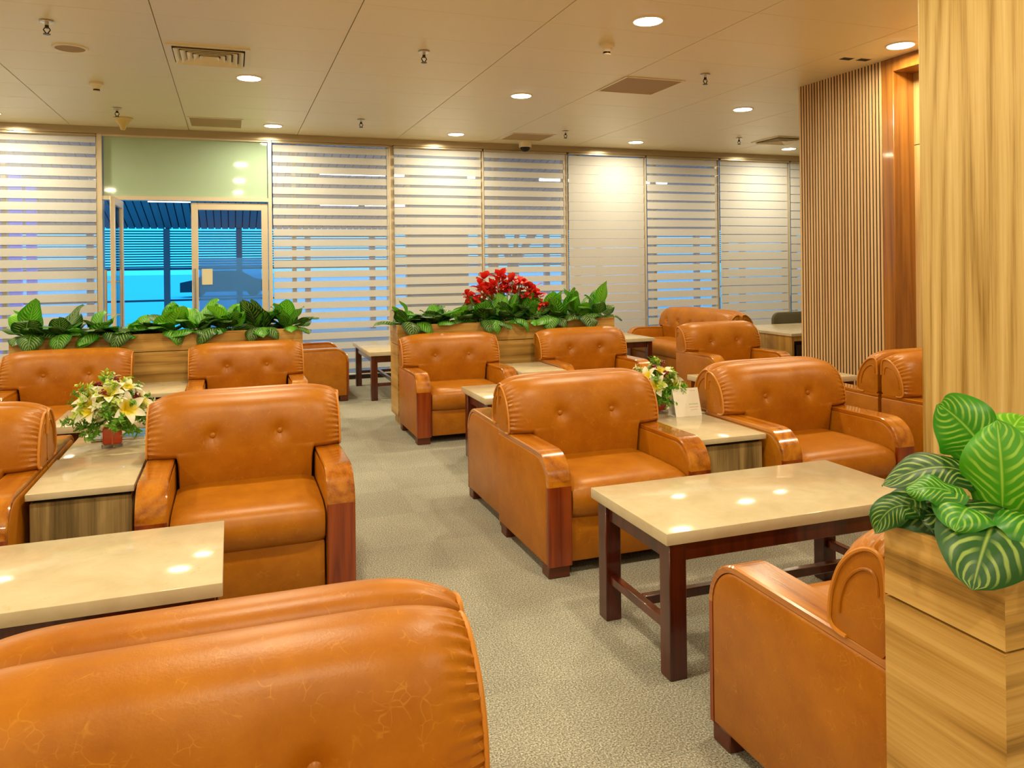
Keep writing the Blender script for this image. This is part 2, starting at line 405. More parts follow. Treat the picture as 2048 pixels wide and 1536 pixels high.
# ================================================================== THE SETTING
ZC = 3.067; YW = 10.03; XL = -6.0; XR = 5.03; XA = 9.45; YB = -4.0
struct('floor', MB().box(XL - 0.1, XA + 0.1, YB - 0.1, YW + 0.2, -0.12, 0.0), 'carpet', label='speckled beige grey carpet floor')
ceiling = struct('ceiling', MB().box(XL - 0.1, XA + 0.1, YB - 0.1, YW + 0.2, ZC + 0.016, ZC + 0.12), 'ceilgap', label='beige metal panel ceiling')
PX, PY_ = 1.237, 0.6
XJ, YJ = -0.455, 6.07
pm = MB().rbox(0.003, PX - 0.003, 0.0015, PY_ - 0.0015, 0, 0.016, 0.0012, 1).mesh('ceiling_panel', 'ceil', False)
for i in range(-5, 9):
    for j in range(-17, 7):
        x, y = XJ + i * PX, YJ + j * PY_
        if x < XL - 0.9 or x > XA - 0.2 or y > YW - 0.05 or y < YB: continue
        if j < -7: continue
        obj('ceiling_panel', pm, ceiling, (x, y, ZC))
MB().box(XL, XA, YB, YJ - 7 * PY_ - 0.003, ZC, ZC + 0.0155).build('ceiling_panel_field', 'ceil', ceiling, False)
struct('wall_left', MB().box(XL - 0.1, XL, YB, YW + 0.2, 0, ZC), 'wallp')
struct('wall_back', MB().box(XL, XA, YB - 0.1, YB, 0, ZC), 'wallp')
struct('wall_alcove', MB().box(XA, XA + 0.1, YB, YW + 0.2, 0, ZC), 'wallp')
# right hand core wall: slatted part, cased recess, then plain panel
wr = struct('wall_right', MB().box(XR + 0.24, XR + 0.5, YB, 6.0, 0, ZC), 'recess', label='wood panelled core wall with slats')
bx('slat_backing', 'slatback', wr, XR + 0.004, XR + 0.24, 5.0, 6.0, 0, ZC)
sm = MB().box(0, 0.004, 0, 0.0205, 0, ZC).mesh('slat', 'slat', False)
ns = 28
for i in range(ns):
    obj('slat', sm, wr, (XR, 5.0 + 0.014 + i * (0.985 - 0.0205) / (ns - 1), 0))
MB().rbox(XR + 0.0, XR + 0.24, 4.89, 5.012, 0, ZC, 0.004, 1).build('casing', 'casing', wr)
MB().rbox(XR + 0.0, XR + 0.24, 3.3, 4.89, 2.955, ZC, 0.004, 1).build('lintel', 'casing', wr)
MB().box(XR + 0.215, XR + 0.24, 3.3, 4.89, 2.375, 2.955).build('upper_panel', 'recess', wr, False)
MB().box(XR + 0.215, XR + 0.24, 4.60, 4.89, 0.0, 2.368).build('lower_panel', 'recess', wr, False)
MB().box(XR + 0.23, XR + 0.24, 4.58, 4.60, 0.0, 2.368).build('shadow_gap', 'black', wr, False)
MB().box(XR + 0.19, XR + 0.24, 3.3, 4.58, 0.0, 2.368).build('lower_panel', 'recess', wr, False)
MB().box(XR, XR + 0.24, YB, 3.3, 0, ZC).build('flat_panel', 'recess', wr, False)
struct('trim_1', MB().box(XL, XA, YW - 0.05, YW + 0.2, 2.985, ZC), 'header', label='bronze header above the blinds')
struct('trim_2', MB().rbox(XL, XA, YW + 0.02, YW + 0.2, 0.0, 0.05, 0.004, 1), 'darkmetal', label='dark window sill rail')
# timber clad column
pc = struct('wall_column', MB().rbox(2.80, 3.72, 1.70, 2.585, 0, ZC, 0.006, 2), 'pillar', label='honey oak clad column')

# windows: frame posts, panes, and the outer mullions
WIN = [(-6.0, -3.9), (-3.87, -2.66), (-2.63, -1.436), (0.476, 1.926), (1.978, 3.177), (3.198, 4.406), (4.437, 5.647), (5.679, 6.888), (6.924, 8.178), (8.216, 9.42)]
for n, (a, b) in enumerate(WIN):
    nxt = WIN[n + 1][0] if n + 1 < len(WIN) and n != 2 else b + 0.03
    w = struct('window_%d' % (n + 1), MB().box(b - 0.022, nxt + 0.022, YW + 0.035, YW + 0.14, 0.05, 2.985), 'alu')
    bx('pane', 'glass', w, a, b, YW + 0.145, YW + 0.15, 0.05, 2.985)
    mx = a + 0.17 * (b - a)
    if n >= 2: bx('mullion', 'alu', w, mx, mx + 0.05, YW + 0.16, YW + 0.26, 0.05, 2.985)
# glass door unit
door = struct('door_1', MB().box(-1.436, -1.385, YW - 0.03, YW + 0.13, 0, 2.985), 'alu', label='double glass door with green transom')
bx('jamb', 'alu', door, 0.432, 0.474, YW - 0.03, YW + 0.13, 0, 2.985)
bx('transom_bar', 'alu', door, -1.385, 0.432, YW - 0.02, YW + 0.12, 2.235, 2.28)
bx('transom_head', 'alu', door, -1.385, 0.432, YW - 0.02, YW + 0.12, 2.965, 2.985)
bx('transom_pane', 'frost', door, -1.375, 0.425, YW + 0.03, YW + 0.045, 2.28, 2.965)
bx('sidelight_pane', 'glass', door, -1.385, -1.20, YW + 0.05, YW + 0.058, 0, 2.235)
bx('threshold', 'chrome', door, -1.385, 0.432, YW - 0.02, YW + 0.12, 0, 0.012)
def leaf_door(parent, M4, film):
    W_, H_ = (0.87 if film else 0.75), 2.215
    mb = MB(); t = 0.022
    for (x0, x1, z0, z1) in ((0, 0.075, 0.02, H_), (W_ - 0.075, W_, 0.02, H_), (0.075, W_ - 0.075, H_ - 0.085, H_), (0.075, W_ - 0.075, 0.02, 0.14)):
        mb.rbox(x0, x1, -t, t, z0, z1, 0.003, 1)
    fr = mb.build('leaf_frame', 'alu', parent); fr.matrix_local = M4
    p = bx('leaf_pane', 'glass', parent, 0.075, W_ - 0.075, -0.004, 0.004, 0.14, H_ - 0.085); p.matrix_local = M4
    for s in (-1, 1):
        h = MB().tube([(0.035, s * 0.075, 0.82), (0.035, s * 0.075, 1.43)], 0.014, 10)
        h.tube([(0.035, 0, 0.95), (0.035, s * 0.075, 0.95)], 0.008, 8); h.tube([(0.035, 0, 1.30), (0.035, s * 0.075, 1.30)], 0.008, 8)
        ho = h.build('pull_handle', 'chrome', parent); ho.matrix_local = M4
    if film:
        f = bx('frosted_film', 'bluefilm', parent, 0.08, W_ - 0.08, -0.0065, -0.005, 0.145, 1.555); f.matrix_local = M4
leaf_door(door, Matrix.Translation((-0.445, YW + 0.03, 0)), True)
leaf_door(door, Matrix.Translation((-1.19, YW - 0.745, 0)) @ Matrix.Rotation(R(90), 4, 'Z'), False)
nb = MB().rbox(-0.335, -0.215, YW + 0.018, YW + 0.0225, 1.235, 1.425, 0.001, 1).build('notice', 'beigepaper')
tag(nb, 'beige paper notice stuck on the blue film of the glass door', 'notice')

# ------------------------------------------------------------------ outside
ext = []
struct('ground_outside', MB().box(-40, 60, YW + 0.3, 160, -0.12, 0.0), 'apron', label='pale concrete apron outside')
cv = thing('canopy_roof', 'sloping boarded canopy roof outside the glass front', 'canopy')
def zroof(y): return 2.26 + 0.235 * (18 - y)
c0 = MB(); yy0, yy1 = YW + 0.5, 18.0
c0.v += [(-9, yy0, zroof(yy0) + 0.03), (16, yy0, zroof(yy0) + 0.03), (16, yy1, zroof(yy1) + 0.03), (-9, yy1, zroof(yy1) + 0.03),
         (-9, yy0, zroof(yy0) + 0.1), (16, yy0, zroof(yy0) + 0.1), (16, yy1, zroof(yy1) + 0.1), (-9, yy1, zroof(yy1) + 0.1)]
for q in ((0, 3, 2, 1), (4, 5, 6, 7), (0, 1, 5, 4), (1, 2, 6, 5), (2, 3, 7, 6), (3, 0, 4, 7)): c0.face(q)
c0.build('roof_deck', 'canopydark', cv, False)
cb = MB()
cb.v += [(0, yy0, zroof(yy0)), (0.118, yy0, zroof(yy0)), (0.118, yy1, zroof(yy1)), (0, yy1, zroof(yy1)),
         (0, yy0, zroof(yy0) + 0.03), (0.118, yy0, zroof(yy0) + 0.03), (0.118, yy1, zroof(yy1) + 0.03), (0, yy1, zroof(yy1) + 0.03)]
for q in ((0, 3, 2, 1), (4, 5, 6, 7), (0, 1, 5, 4), (1, 2, 6, 5), (2, 3, 7, 6), (3, 0, 4, 7)): cb.face(q)
cbm = cb.mesh('board', 'canopy', False)
x = -9.0
while x < 15.8:
    obj('board', cbm, cv, (x, 0, 0)); x += 0.14
for y in (12.6, 15.4):
    MB().box(-9, 16, y, y + 0.12, zroof(y) - 0.12, zroof(y) - 0.005).build('beam', 'louvre', cv, False)
ls = thing('louvre_screen', 'horizontal louvre screen beyond the glass door', 'screen', (0, 18.0, 0))
lsm = MB().box(-9, 16, -0.015, 0.015, -0.013, 0.013).mesh('louvre_blade', 'louvre', False)
for k in range(15): obj('louvre_blade', lsm, ls, (0, 0, 1.46 + k * 0.0535))
MB().box(-9, 16, -0.05, 0.05, 1.39, 1.44).build('rail', 'louvre', ls, False)
MB().box(-9, 16, -0.03, 0.03, 0.73, 0.77).build('rail', 'louvre', ls, False)
for k in range(-5, 11):
    MB().box(-1.34 + k * 1.44, -1.22 + k * 1.44, -0.08, 0.06, 0, 2.26).build('post', 'steel', ls, False)
for (a, b, y, z) in ((-1.27, -0.63, 14.0, 2.54), (1.47, 2.98, 14.0, 3.06), (3.2, 4.3, 14.0, 3.06), (1.47, 2.13, 14.0, 2.52), (2.25, 3.0, 14, 2.52), (5.6, 6.6, 14, 3.05), (7.4, 8.4, 14, 3.05)):
    t = thing('tube_light', 'white fluorescent tube hanging under the canopy roof', 'light', (a, y, z), 0, 'tube lights under the canopy')
    MB().tube([(0, 0, 0), (b - a, 0, 0)], 0.025, 10).build('tube', 'tube', t)
    MB().box(0, b - a, -0.03, 0.03, 0.028, 0.05).build('fitting', 'steel', t, False)
    for q in (0.1, b - a - 0.1): MB().tube([(q, 0, 0.05), (q, 0, zroof(y) - z)], 0.006, 6).build('hanger', 'steel', t)
cc = MB().lathe([(0.47, 0), (0.47, 4.0)], 28).build('concrete_column', 'concrete'); cc.location = (3.0, 11.75, 0)
tag(cc, 'thick round grey column outside behind the blinds', 'column')
for (a, b, z0, z1, lab) in ((-3.5, -2.855, 0.0, 2.82, 'tall blue sign board standing outside the blinds'), (-2.79, -2.67, 0.0, 2.64, 'narrow blue sign board beside the wide one outside')):
    t = thing('sign_board', lab, 'sign', (a, 13.0, 0))
    MB().rbox(0, b - a, 0, 0.12, 0.02, z1, 0.01, 1).build('sign_face', 'signblue', t)
    MB().box(0, b - a, -0.006, 0.0, 1.98, 2.08).build('sign_stripe', 'signlight', t, False)
    MB().box(0.02, b - a - 0.02, 0.02, 0.1, 0, 0.02).build('sign_base', 'steel', t, False)
tc = thing('branching_column', 'slanting steel branches of a tree shaped column outside', 'column', (5.4, 15.0, 0))
MB().tube([(0, 0, 0), (0, 0, 1.5)], 0.12, 12).build('trunk', 'steel', tc)
for p in ((-0.7, 0, 2.75), (-0.35, 0.3, 2.7), (0.3, 0.3, 2.7), (1.05, 0, 2.9), (0.75, -0.3, 2.9)):
    MB().tube([(0, 0, 1.35), p], 0.055, 8).build('branch', 'steel', tc)
cr_ = thing('parked_car', 'dark parked car seen low beyond the louvre screen', 'car', (-2.3, 40.0, 0))
MB().loft([[(x, y, z) for x, z in ((0, 0.25), (4.2, 0.25), (4.2, 0.75), (3.4, 0.85), (2.7, 1.25), (1.3, 1.25), (0.7, 0.85), (0, 0.7))] for y in (0, 1.7)]).build('body', 'car', cr_, False)
for wx in (0.8, 3.3):
    for wy in (0.05, 1.5):
        MB().tube([(wx, wy, 0.3), (wx, wy + 0.18, 0.3)], 0.3, 14).build('wheel', 'black', cr_)

# ================================================================== BLINDS
BL = [(-3.87, -2.66, 0.040, 2.476 + 0.1295 * 3, 'zebra blind two bays from the glass door, away from the armchairs'),
      (-2.63, -1.436, 0.040, 2.476 + 0.1295 * 3, 'half open zebra blind on the blue sign side of the glass door'),
      (0.476, 1.926, 0.047, 2.832, 'half open zebra blind hanging next to the door leaf with blue film'),
      (1.978, 3.177, 0.036, 2.855, 'zebra blind with grey gaps in front of the thick round column'),
      (3.198, 4.406, 0.050, 2.850, 'zebra blind with wide blue gaps behind the red flowers'),
      (4.437, 5.647, 0.0, 2.816, 'fully closed zebra blind with no gaps between its bands'),
      (5.679, 6.888, 0.030, 2.846, 'zebra blind with narrow blue gaps behind the two seat sofa'),
      (6.924, 8.178, 0.010, 2.880, 'almost closed zebra blind with hairline gaps behind the desk'),
      (8.216, 9.42, 0.012, 2.860, 'almost closed zebra blind next to the corner, partly behind the slatted wall')]
PITCH = 0.1295
for a, b, gap, ph, lab in BL:
    t = thing('zebra_blind', lab, 'blind', (a, YW, 0), 0, 'zebra blinds along the glass front')
    w = b - a
    MB().rbox(0, w, -0.045, 0.045, 2.955, 2.985, 0.006, 1).build('head_rail', 'header', t)
    closed = gap == 0.0
    hb = PITCH - (gap or 0.004)
    bmesh_ = MB().box(0.012, w - 0.012, -0.0008, 0.0008, -hb / 2, hb / 2).mesh('band', 'band', False)
    zc = ph + PITCH / 2
    while zc + hb / 2 > 2.955: zc -= PITCH
    top = zc
    k = 0
    while zc - hb / 2 > 0.075:
        o = obj('band', bmesh_, t, (0, 0.0, zc))
        if closed: o.rotation_euler = (R(4.5), 0, 0)
        zc -= PITCH; k += 1
    if top + hb / 2 < 2.94:
        MB().box(0.012, w - 0.012, -0.0008, 0.0008, top + hb / 2 + max(gap, 0.002), 2.955).build('band', 'band', t, False)
    MB().box(0.014, w - 0.014, 0.004, 0.0045, 0.07, 2.955).build('sheer', 'sheer', t, False)
    MB().tube([(0.012, 0, 0.068), (w - 0.012, 0, 0.068)], 0.012, 8).build('bottom_rail', 'alu', t)
    MB().tube([(w + 0.004, -0.03, 2.95), (w + 0.004, -0.03, 0.9)], 0.004, 5).build('bead_chain', 'cream', t)

# ================================================================== CEILING FITTINGS
dl_disc = MB().lathe([(0.002, -0.012), (0.092, -0.010), (0.096, -0.004), (0.096, 0.0)], 28).mesh('diffuser', 'emit')
dl_ring = MB().lathe([(0.096, 0.0), (0.096, -0.008), (0.106, -0.007), (0.110, 0.0)], 28, cap=False).mesh('trim_ring', 'cream')
def downlight(x, y, label='round recessed downlight glowing in the metal ceiling'):
    t = thing('downlight', label, 'light', (x, y, ZC), 0, 'ceiling downlights')
    obj('diffuser', dl_disc, t); obj('trim_ring', dl_ring, t)
    L = bpy.data.lights.new('downlight_beam', 'AREA'); L.shape = 'DISK'; L.size = 0.18; L.spread = R(175); L.energy = LAMP_W; L.color = LAMP_COL
    o = bpy.data.objects.new('downlight_beam', L); COL.objects.link(o); o.parent = t; o.location = (0, 0, -0.016)
DL = {(0.16, 9.40): 'round downlight beside the tan grille above the glass door', (0.16, 7.07): 'round downlight beside the square air diffuser',
      (2.65, 4.63): 'round downlight close to the smoke detector over the aisle', (2.65, 7.07): 'round downlight over the armchairs of the red flower planter',
      (2.65, 9.40): 'round downlight in front of the blind with grey gaps', (-2.33, 9.40): 'round downlight in front of the blind by the blue sign'}
for x in (-4.82, -2.33, 0.16, 2.65):
    for y in (9.40, 7.07, 4.63, 2.2, -0.2, -2.6):
        downlight(0.469 if (x == 0.16 and y == 9.40) else (1.75 if (x == 2.65 and y == 2.2) else x), y, DL.get((x, y), 'round recessed downlight glowing in the metal ceiling'))
for (x, y, l_) in ((5.16, 9.38, 'round downlight above the two seat sofa by the blinds'), (5.16, 7.03, 'round downlight above the end of the walnut desk'),
                  (7.64, 9.34, 'round downlight beside the air diffuser beyond the slatted wall'), (7.64, 7.03, 'round downlight hidden behind the slatted wall')): downlight(x, y, l_)
downlight(4.79, 4.58, 'round recessed downlight close in front of the cased wood recess')
downlight(4.79, 2.2, 'round recessed downlight near the wood wall beyond the column')

def sprinkler(x, y, l_):
    t = thing('sprinkler', 'small dark sprinkler head ' + l_, 'sprinkler', (x, y, ZC), 0, 'sprinkler heads')
    MB().lathe([(0.045, -0.006), (0.04, -0.012), (0.012, -0.014), (0.012, -0.03)][::1], 16).build('escutcheon', 'chrome', t)
    MB().tube([(0, 0, -0.03), (0, 0, -0.05)], 0.012, 10).build('body', 'darkmetal', t)
    m_ = MB()
    for s in (-1, 1): m_.tube([(s * 0.011, 0, -0.045), (s * 0.02, 0, -0.06), (s * 0.004, 0, -0.085)], 0.004, 6)
    m_.build('yoke', 'darkmetal', t)
    MB().lathe([(0.022, -0.09), (0.022, -0.086)], 14).build('deflector', 'darkmetal', t)
for p in ((-1.116, 5.82, 'beside the round ceiling speaker'), (-1.072, 8.79, 'just before the yellow cone'), (1.393, 5.81, 'standing alone over the aisle'), (1.374, 8.75, 'over the window table at the aisle end'),
          (3.881, 5.81, 'at the corner of the square tan grille'), (3.885, 8.83, 'near the dome camera'), (6.32, 8.70, 'over the window sofas')): sprinkler(*p)
def smoke(x, y, lab):
    t = thing('smoke_detector', lab, 'detector', (x, y, ZC))
    MB().lathe([(0.055, 0), (0.058, -0.02), (0.05, -0.032)][::1], 20).build('base', 'cream', t)
    MB().lathe([(0.045, -0.032), (0.032, -0.055), (0.030, -0.06)], 20).build('housing', 'cream', t)
    MB().lathe([(0.027, -0.06), (0.027, -0.075)], 18).build('sensor_grille', 'darkmetal', t)
    MB().lathe([(0.031, -0.075), (0.028, -0.083)], 18).build('cap', 'cream', t)
smoke(-1.089, 7.63, 'cream smoke detector between the ceiling speaker and the yellow cone')
smoke(2.637, 5.22, 'cream smoke detector close to a bright downlight and square tan grille')
t = thing('ceiling_speaker', 'flat round ceiling speaker with tan perforated face', 'speaker', (-1.095, 6.48, ZC))
MB().lathe([(0.10, -0.001), (0.10, -0.006)], 28).build('speaker_grille', 'grille', t)
MB().lathe([(0.10, 0), (0.10, -0.010), (0.115, -0.010), (0.120, -0.003), (0.120, 0)], 28, cap=False).build('rim', 'cream', t)
t = thing('cone_siren', 'yellowed plastic cone hanging under the ceiling near the transom', 'alarm', (-1.085, 9.36, ZC))
MB().lathe([(0.10, 0), (0.10, -0.012), (0.075, -0.03)], 22).build('mount', 'yellow', t)
MB().lathe([(0.075, -0.03), (0.035, -0.085), (0.03, -0.11), (0.02, -0.13)], 22).build('cone', 'yellow', t)
t = thing('dome_camera', 'small white dome camera with dark bubble above the blinds', 'camera', (3.72, 9.80, ZC))
MB().lathe([(0.085, 0), (0.085, -0.06), (0.08, -0.07)], 24).build('housing', 'cream', t)
MB().lathe([(0.068, -0.07), (0.06, -0.095), (0.035, -0.12), (0.0, -0.128)], 24).build('dome', 'black', t)
def vent(x0, x1, y0, y1, lab):
    t = thing('air_diffuser', lab, 'vent', ((x0 + x1) / 2, (y0 + y1) / 2, ZC))
    hx, hy = (x1 - x0) / 2, (y1 - y0) / 2
    bx('recess', 'black', t, -hx + 0.02, hx - 0.02, -hy + 0.02, hy - 0.02, -0.002, 0.0)
    m_ = MB()
    for (a, b, c, d) in ((-hx, hx, -hy, -hy + 0.035), (-hx, hx, hy - 0.035, hy), (-hx, -hx + 0.035, -hy + 0.035, hy - 0.035), (hx - 0.035, hx, -hy + 0.035, hy - 0.035)): m_.box(a, b, c, d, -0.012, 0)
    m_.build('frame', 'cream', t, False)
    for k in range(5):
        o_ = 0.045 + k * 0.044; i_ = o_ + 0.036
        v = MB(); zo, zi = -0.028, -0.004
        A = [(-hx + o_, -hy + o_, zo), (hx - o_, -hy + o_, zo), (hx - o_, hy - o_, zo), (-hx + o_, hy - o_, zo)]
        B = [(-hx + i_, -hy + i_, zi), (hx - i_, -hy + i_, zi), (hx - i_, hy - i_, zi), (-hx + i_, hy - i_, zi)]
        v.v += A + B + [(p[0], p[1], p[2] + 0.004) for p in A] + [(p[0], p[1], p[2] + 0.004) for p in B]
        for q in range(4):
            q2 = (q + 1) % 4
            v.face([q, q2, 4 + q2, 4 + q]); v.face([8 + q, 12 + q, 12 + q2, 8 + q2])
            v.face([q, 8 + q, 8 + q2, q2]); v.face([4 + q, 4 + q2, 12 + q2, 12 + q])
        v.build('vane', 'cream', t, False)
vent(-0.43, 0.15, 6.13, 6.69, 'square four way air diffuser with nested vanes next to a ceiling joint')
vent(6.72, 7.28, 8.42, 8.98, 'square four way air diffuser beyond the slatted wall')
def panelgrille(x0, x1, y0, y1, lab):
    t = thing('return_grille', lab, 'vent', (x0, y0, ZC))
    w, h = x1 - x0, y1 - y0
    bx('perforated_sheet', 'grille', t, 0.015, w - 0.015, 0.015, h - 0.015, -0.003, 0.0)
    m_ = MB()
    for (a, b, c, d) in ((0, w, 0, 0.018), (0, w, h - 0.018, h), (0, 0.018, 0.018, h - 0.018), (w - 0.018, w, 0.018, h - 0.018)): m_.box(a, b, c, d, -0.008, 0)
    m_.build('frame', 'cream', t, False)
panelgrille(-0.43, 0.14, 9.08, 9.66, 'tan perforated return grille above the glass door')
panelgrille(3.255, 3.85, 6.07, 6.67, 'tan square return grille with pale frame near a smoke detector')
panelgrille(3.30, 3.88, 9.10, 9.64, 'tan return grille beside the dome camera')
for k, (x, y) in enumerate(((4.685, 5.02), (4.843, 5.005))):
    t = thing('slot_diffuser', 'small dark slot in the ceiling before the slatted wall', 'vent', (x, y, ZC), 0, 'ceiling slots')
    bx('slot', 'black', t, -0.055, 0.055, -0.035, 0.035, -0.003, 0)
    m_ = MB().box(-0.06, 0.06, -0.040, -0.035, -0.004, 0); m_.box(-0.06, 0.06, 0.035, 0.040, -0.004, 0); m_.box(-0.06, -0.055, -0.035, 0.035, -0.004, 0); m_.box(0.055, 0.06, -0.035, 0.035, -0.004, 0)
    m_.build('slot_frame', 'cream', t, False)

# ================================================================== ARMCHAIRS
def resample(pts, n):
    P_ = [Vector(p) for p in pts]; L = [0.0]
    # Catmull-Rom densify first
    D = []
    for i in range(len(P_) - 1):
        p0 = P_[max(i - 1, 0)]; p1 = P_[i]; p2 = P_[i + 1]; p3 = P_[min(i + 2, len(P_) - 1)]
        for k in range(8):
            t = k / 8
            D.append(0.5 * ((2 * p1) + (p2 - p0) * t + (2 * p0 - 5 * p1 + 4 * p2 - p3) * t * t + (3 * p1 - p0 - 3 * p2 + p3) * t ** 3))
    D.append(P_[-1])
    for i in range(1, len(D)): L.append(L[-1] + (D[i] - D[i - 1]).length)
    out = []; j = 0
    for k in range(n):
        s = L[-1] * k / (n - 1)
        while j < len(D) - 2 and L[j + 1] < s: j += 1
        f = (s - L[j]) / max(L[j + 1] - L[j], 1e-9)
        out.append(D[j] + (D[j + 1] - D[j]) * f)
    return out
HD = 0.35            # half depth of a chair
def armchair_parts(t, HW, buttons):
    # ---- backrest: fat roll resting over the arms, narrow part running down between them (one surface)
    NP, NL = 84, 12
    Cp = resample([(0.132, 0.585), (0.132, 0.65), (0.150, 0.725), (0.186, 0.790), (0.238, 0.826), (0.290, 0.836), (0.328, 0.822), (0.346, 0.785), (0.348, 0.70), (0.348, 0.60)], NP)
    Ep = resample([(0.168, 0.590), (0.176, 0.65), (0.200, 0.712), (0.236, 0.756), (0.276, 0.784), (0.312, 0.792), (0.335, 0.780), (0.344, 0.745), (0.346, 0.68), (0.346, 0.60)], NP)
    Lin = resample([(0.160, 0.40), (0.150, 0.45), (0.139, 0.52), (0.133, 0.57), (0.132, 0.582)], NL)
    Lout = resample([(0.230, 0.557), (0.180, 0.557), (0.150, 0.562), (0.136, 0.574), (0.132, 0.583)], NL)
    Lend = resample([(0.240, 0.560), (0.205, 0.560), (0.182, 0.565), (0.171, 0.576), (0.168, 0.586)], NL)
    NX = 96; mb = MB(); rings = []
    iw = HW - 0.135
    xs = [-1 + 2 * i / NX for i in range(NX + 1)]
    xs = [math.copysign(1 - (1 - abs(a)) ** 1.35, a) * (HW - 0.004) for a in xs]
    xs = sorted(xs + [s_ * (iw + d_) for s_ in (-1, 1) for d_ in (-0.008, -0.004, 0.0, 0.004, 0.008)])
    for x in xs:
        a = x / (HW - 0.004); w = 1 - abs(a) ** 7
        d_end = (1 - abs(a)) * HW
        wi = min(1, max(0, (abs(x) - iw + 0.008) / 0.016)); wi = wi * wi * (3 - 2 * wi)
        prof = [Lin[k].lerp(Lend[k].lerp(Lout[k], w), wi) for k in range(NL)] + [Ep[k].lerp(Cp[k], w) for k in range(NP)]
        ring = []
        M_ = len(prof)
        for k, p in enumerate(prof):
            tq = prof[min(k + 1, M_ - 1)] - prof[max(k - 1, 0)]; nq = Vector((-tq.y, tq.x)).normalized()
            dz = 0.0
            if k < NL + NP * 0.62:
                g = max(0.0, 1 - d_end / 0.075)
                if k >= NL - 4 and abs(a) < 0.999:
                    ph_ = (k - NL) / NP * 21 * 2 * PI
                    dz += 0.0048 * g * math.sin(ph_ + 0.9 * math.sin(k * 0.35) + x * 9)
                for bxx in buttons:
                    r2 = (x - bxx) ** 2 + (p.y - 0.655) ** 2 * 0.8
                    if p.x < 0.25:
                        dz -= 0.024 * math.exp(-r2 / 0.0011) + 0.011 * math.exp(-r2 / 0.009)
            q = p + nq * dz
            ring.append((x, q.x, q.y))
        zb = 0.40 + (0.557 - 0.40) * wi
        ring += [(x, 0.346, zb + 0.02), (x, 0.33, zb)]
        rings.append(ring)
    mb.loft(rings, True)
    back = mb.build('backrest', 'leather', t, True, 50)
    for s in (-1, 1):
        x = s * (HW - 0.002)
        MB().tube([(x, p.x, p.y) for p in Lend[2:] + Ep[:70:2]], 0.0055, 6).build('piping', 'piping', back)
        cx_, cz_ = 0.27, 0.63
        pts = []
        for k in range(2, 64, 2):
            p = Ep[k]; pts.append((s * (HW - 0.003), cx_ + (p.x - cx_) * 0.68, cz_ + (p.y - cz_) * 0.70))
        MB().tube(pts, 0.004, 6).build('welt', 'leather', back)
    for b in buttons:
        yb = 0.134 + 0.030
        bm_ = MB(); bm_.lathe([(0.0135, 0.0), (0.0135, 0.003), (0.009, 0.0075), (0.002, 0.009)], 14)
        bo = bm_.build('button', 'leather', back); bo.rotation_euler = (R(90 - 8), 0, 0); bo.location = (b, yb + 0.002, 0.655)
    # ---- seat
    sp = [(0.16, 0.435), (-0.10, 0.437), (-0.27, 0.432), (-0.325, 0.42), (-0.355, 0.388), (-0.362, 0.34), (-0.352, 0.288), (-0.325, 0.262), (-0.25, 0.258), (0.16, 0.258)]
    rs = []; sw = HW - 0.132
    for i in range(23):
        a = -1 + 2 * i / 22; a = math.copysign(1 - (1 - abs(a)) ** 1.6, a); x = a * sw; w = (1 - abs(a) ** 10)
        rs.append([(x, y + (0.02 * (1 - w) if y < -0.2 else 0), z - (0.02 * (1 - w) if z > 0.4 else 0)) for y, z in sp])
    MB().loft(rs).build('seat_cushion', 'leather', t, True, 50)
    MB().rbox(-sw, sw, -HD + 0.03, -HD + 0.06, 0.058, 0.262, 0.008, 2).build('front_panel', 'leather', t)
    MB().rbox(-HW + 0.128, HW - 0.128, 0.30, HD - 0.004, 0.058, 0.552, 0.01, 2).build('back_panel', 'leather', t)
    MB().box(-sw, sw, -HD + 0.07, 0.29, 0.055, 0.25).build('seat_frame', 'black', t, False)
    # ---- arms
    def outline(off):
        pts = [(-HD + off, 0.056)]
        pts.append((-HD + off, 0.42)); cy_, cz_, rr = -HD + 0.145, 0.42, 0.145
        for k in range(1, 10):
            a = PI - (PI / 2) * k / 9
            pts.append((cy_ + (rr - off) * math.cos(a), cz_ + (rr - off) * math.sin(a)))
        pts += [(HD - 0.002, 0.560 - off), (HD - 0.002, 0.056)]
        return pts
    for s in (-1, 1):
        xo, xi = s * HW, s * (HW - 0.127)
        o1 = outline(0.020); 
        def rg(x, inset): 
            cyy, czz = 0.0, 0.31
            return [(x, y + (inset if y < cyy else -inset * (0.0 if y > 0.3 else 1)), z + (inset if z < czz else -inset)) for y, z in o1]
        MB().loft([rg(xo - s * 0.002, 0.012), rg(xo - s * 0.006, 0.003), rg(xo - s * 0.016, 0.0), rg(xi + s * 0.016, 0.0), rg(xi + s * 0.006, 0.003), rg(xi + s * 0.002, 0.012)]).build('arm_panel', 'leather', t, True, 50)
        outer = outline(0.0)[:-1]; inner = outline(0.021)[:-1]
        ring = [(y, z) for y, z in outer] + [(y, z) for y, z in reversed(inner)]
        ins = 0.005
        mb = MB(); n = len(outer)
        cross = []
        for k in range(n):
            (y0, z0), (y1, z1) = outer[k], inner[k]
            def L_(f): return (y0 + (y1 - y0) * f, z0 + (z1 - z0) * f)
            a0 = L_(0); a1 = L_(0.22)
            x0_, x1_ = xo - s * 0.004, xi + s * 0.004
            cross.append([(x0_, *L_(1)), (x0_, *a1), (x0_ - s * 0.005, *a0), (x1_ + s * 0.005, *a0), (x1_, *a1), (x1_, *L_(1))])
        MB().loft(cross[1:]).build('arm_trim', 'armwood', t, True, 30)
        MB().loft(cross[:2]).build('arm_front', 'armfront', t, True, 30)
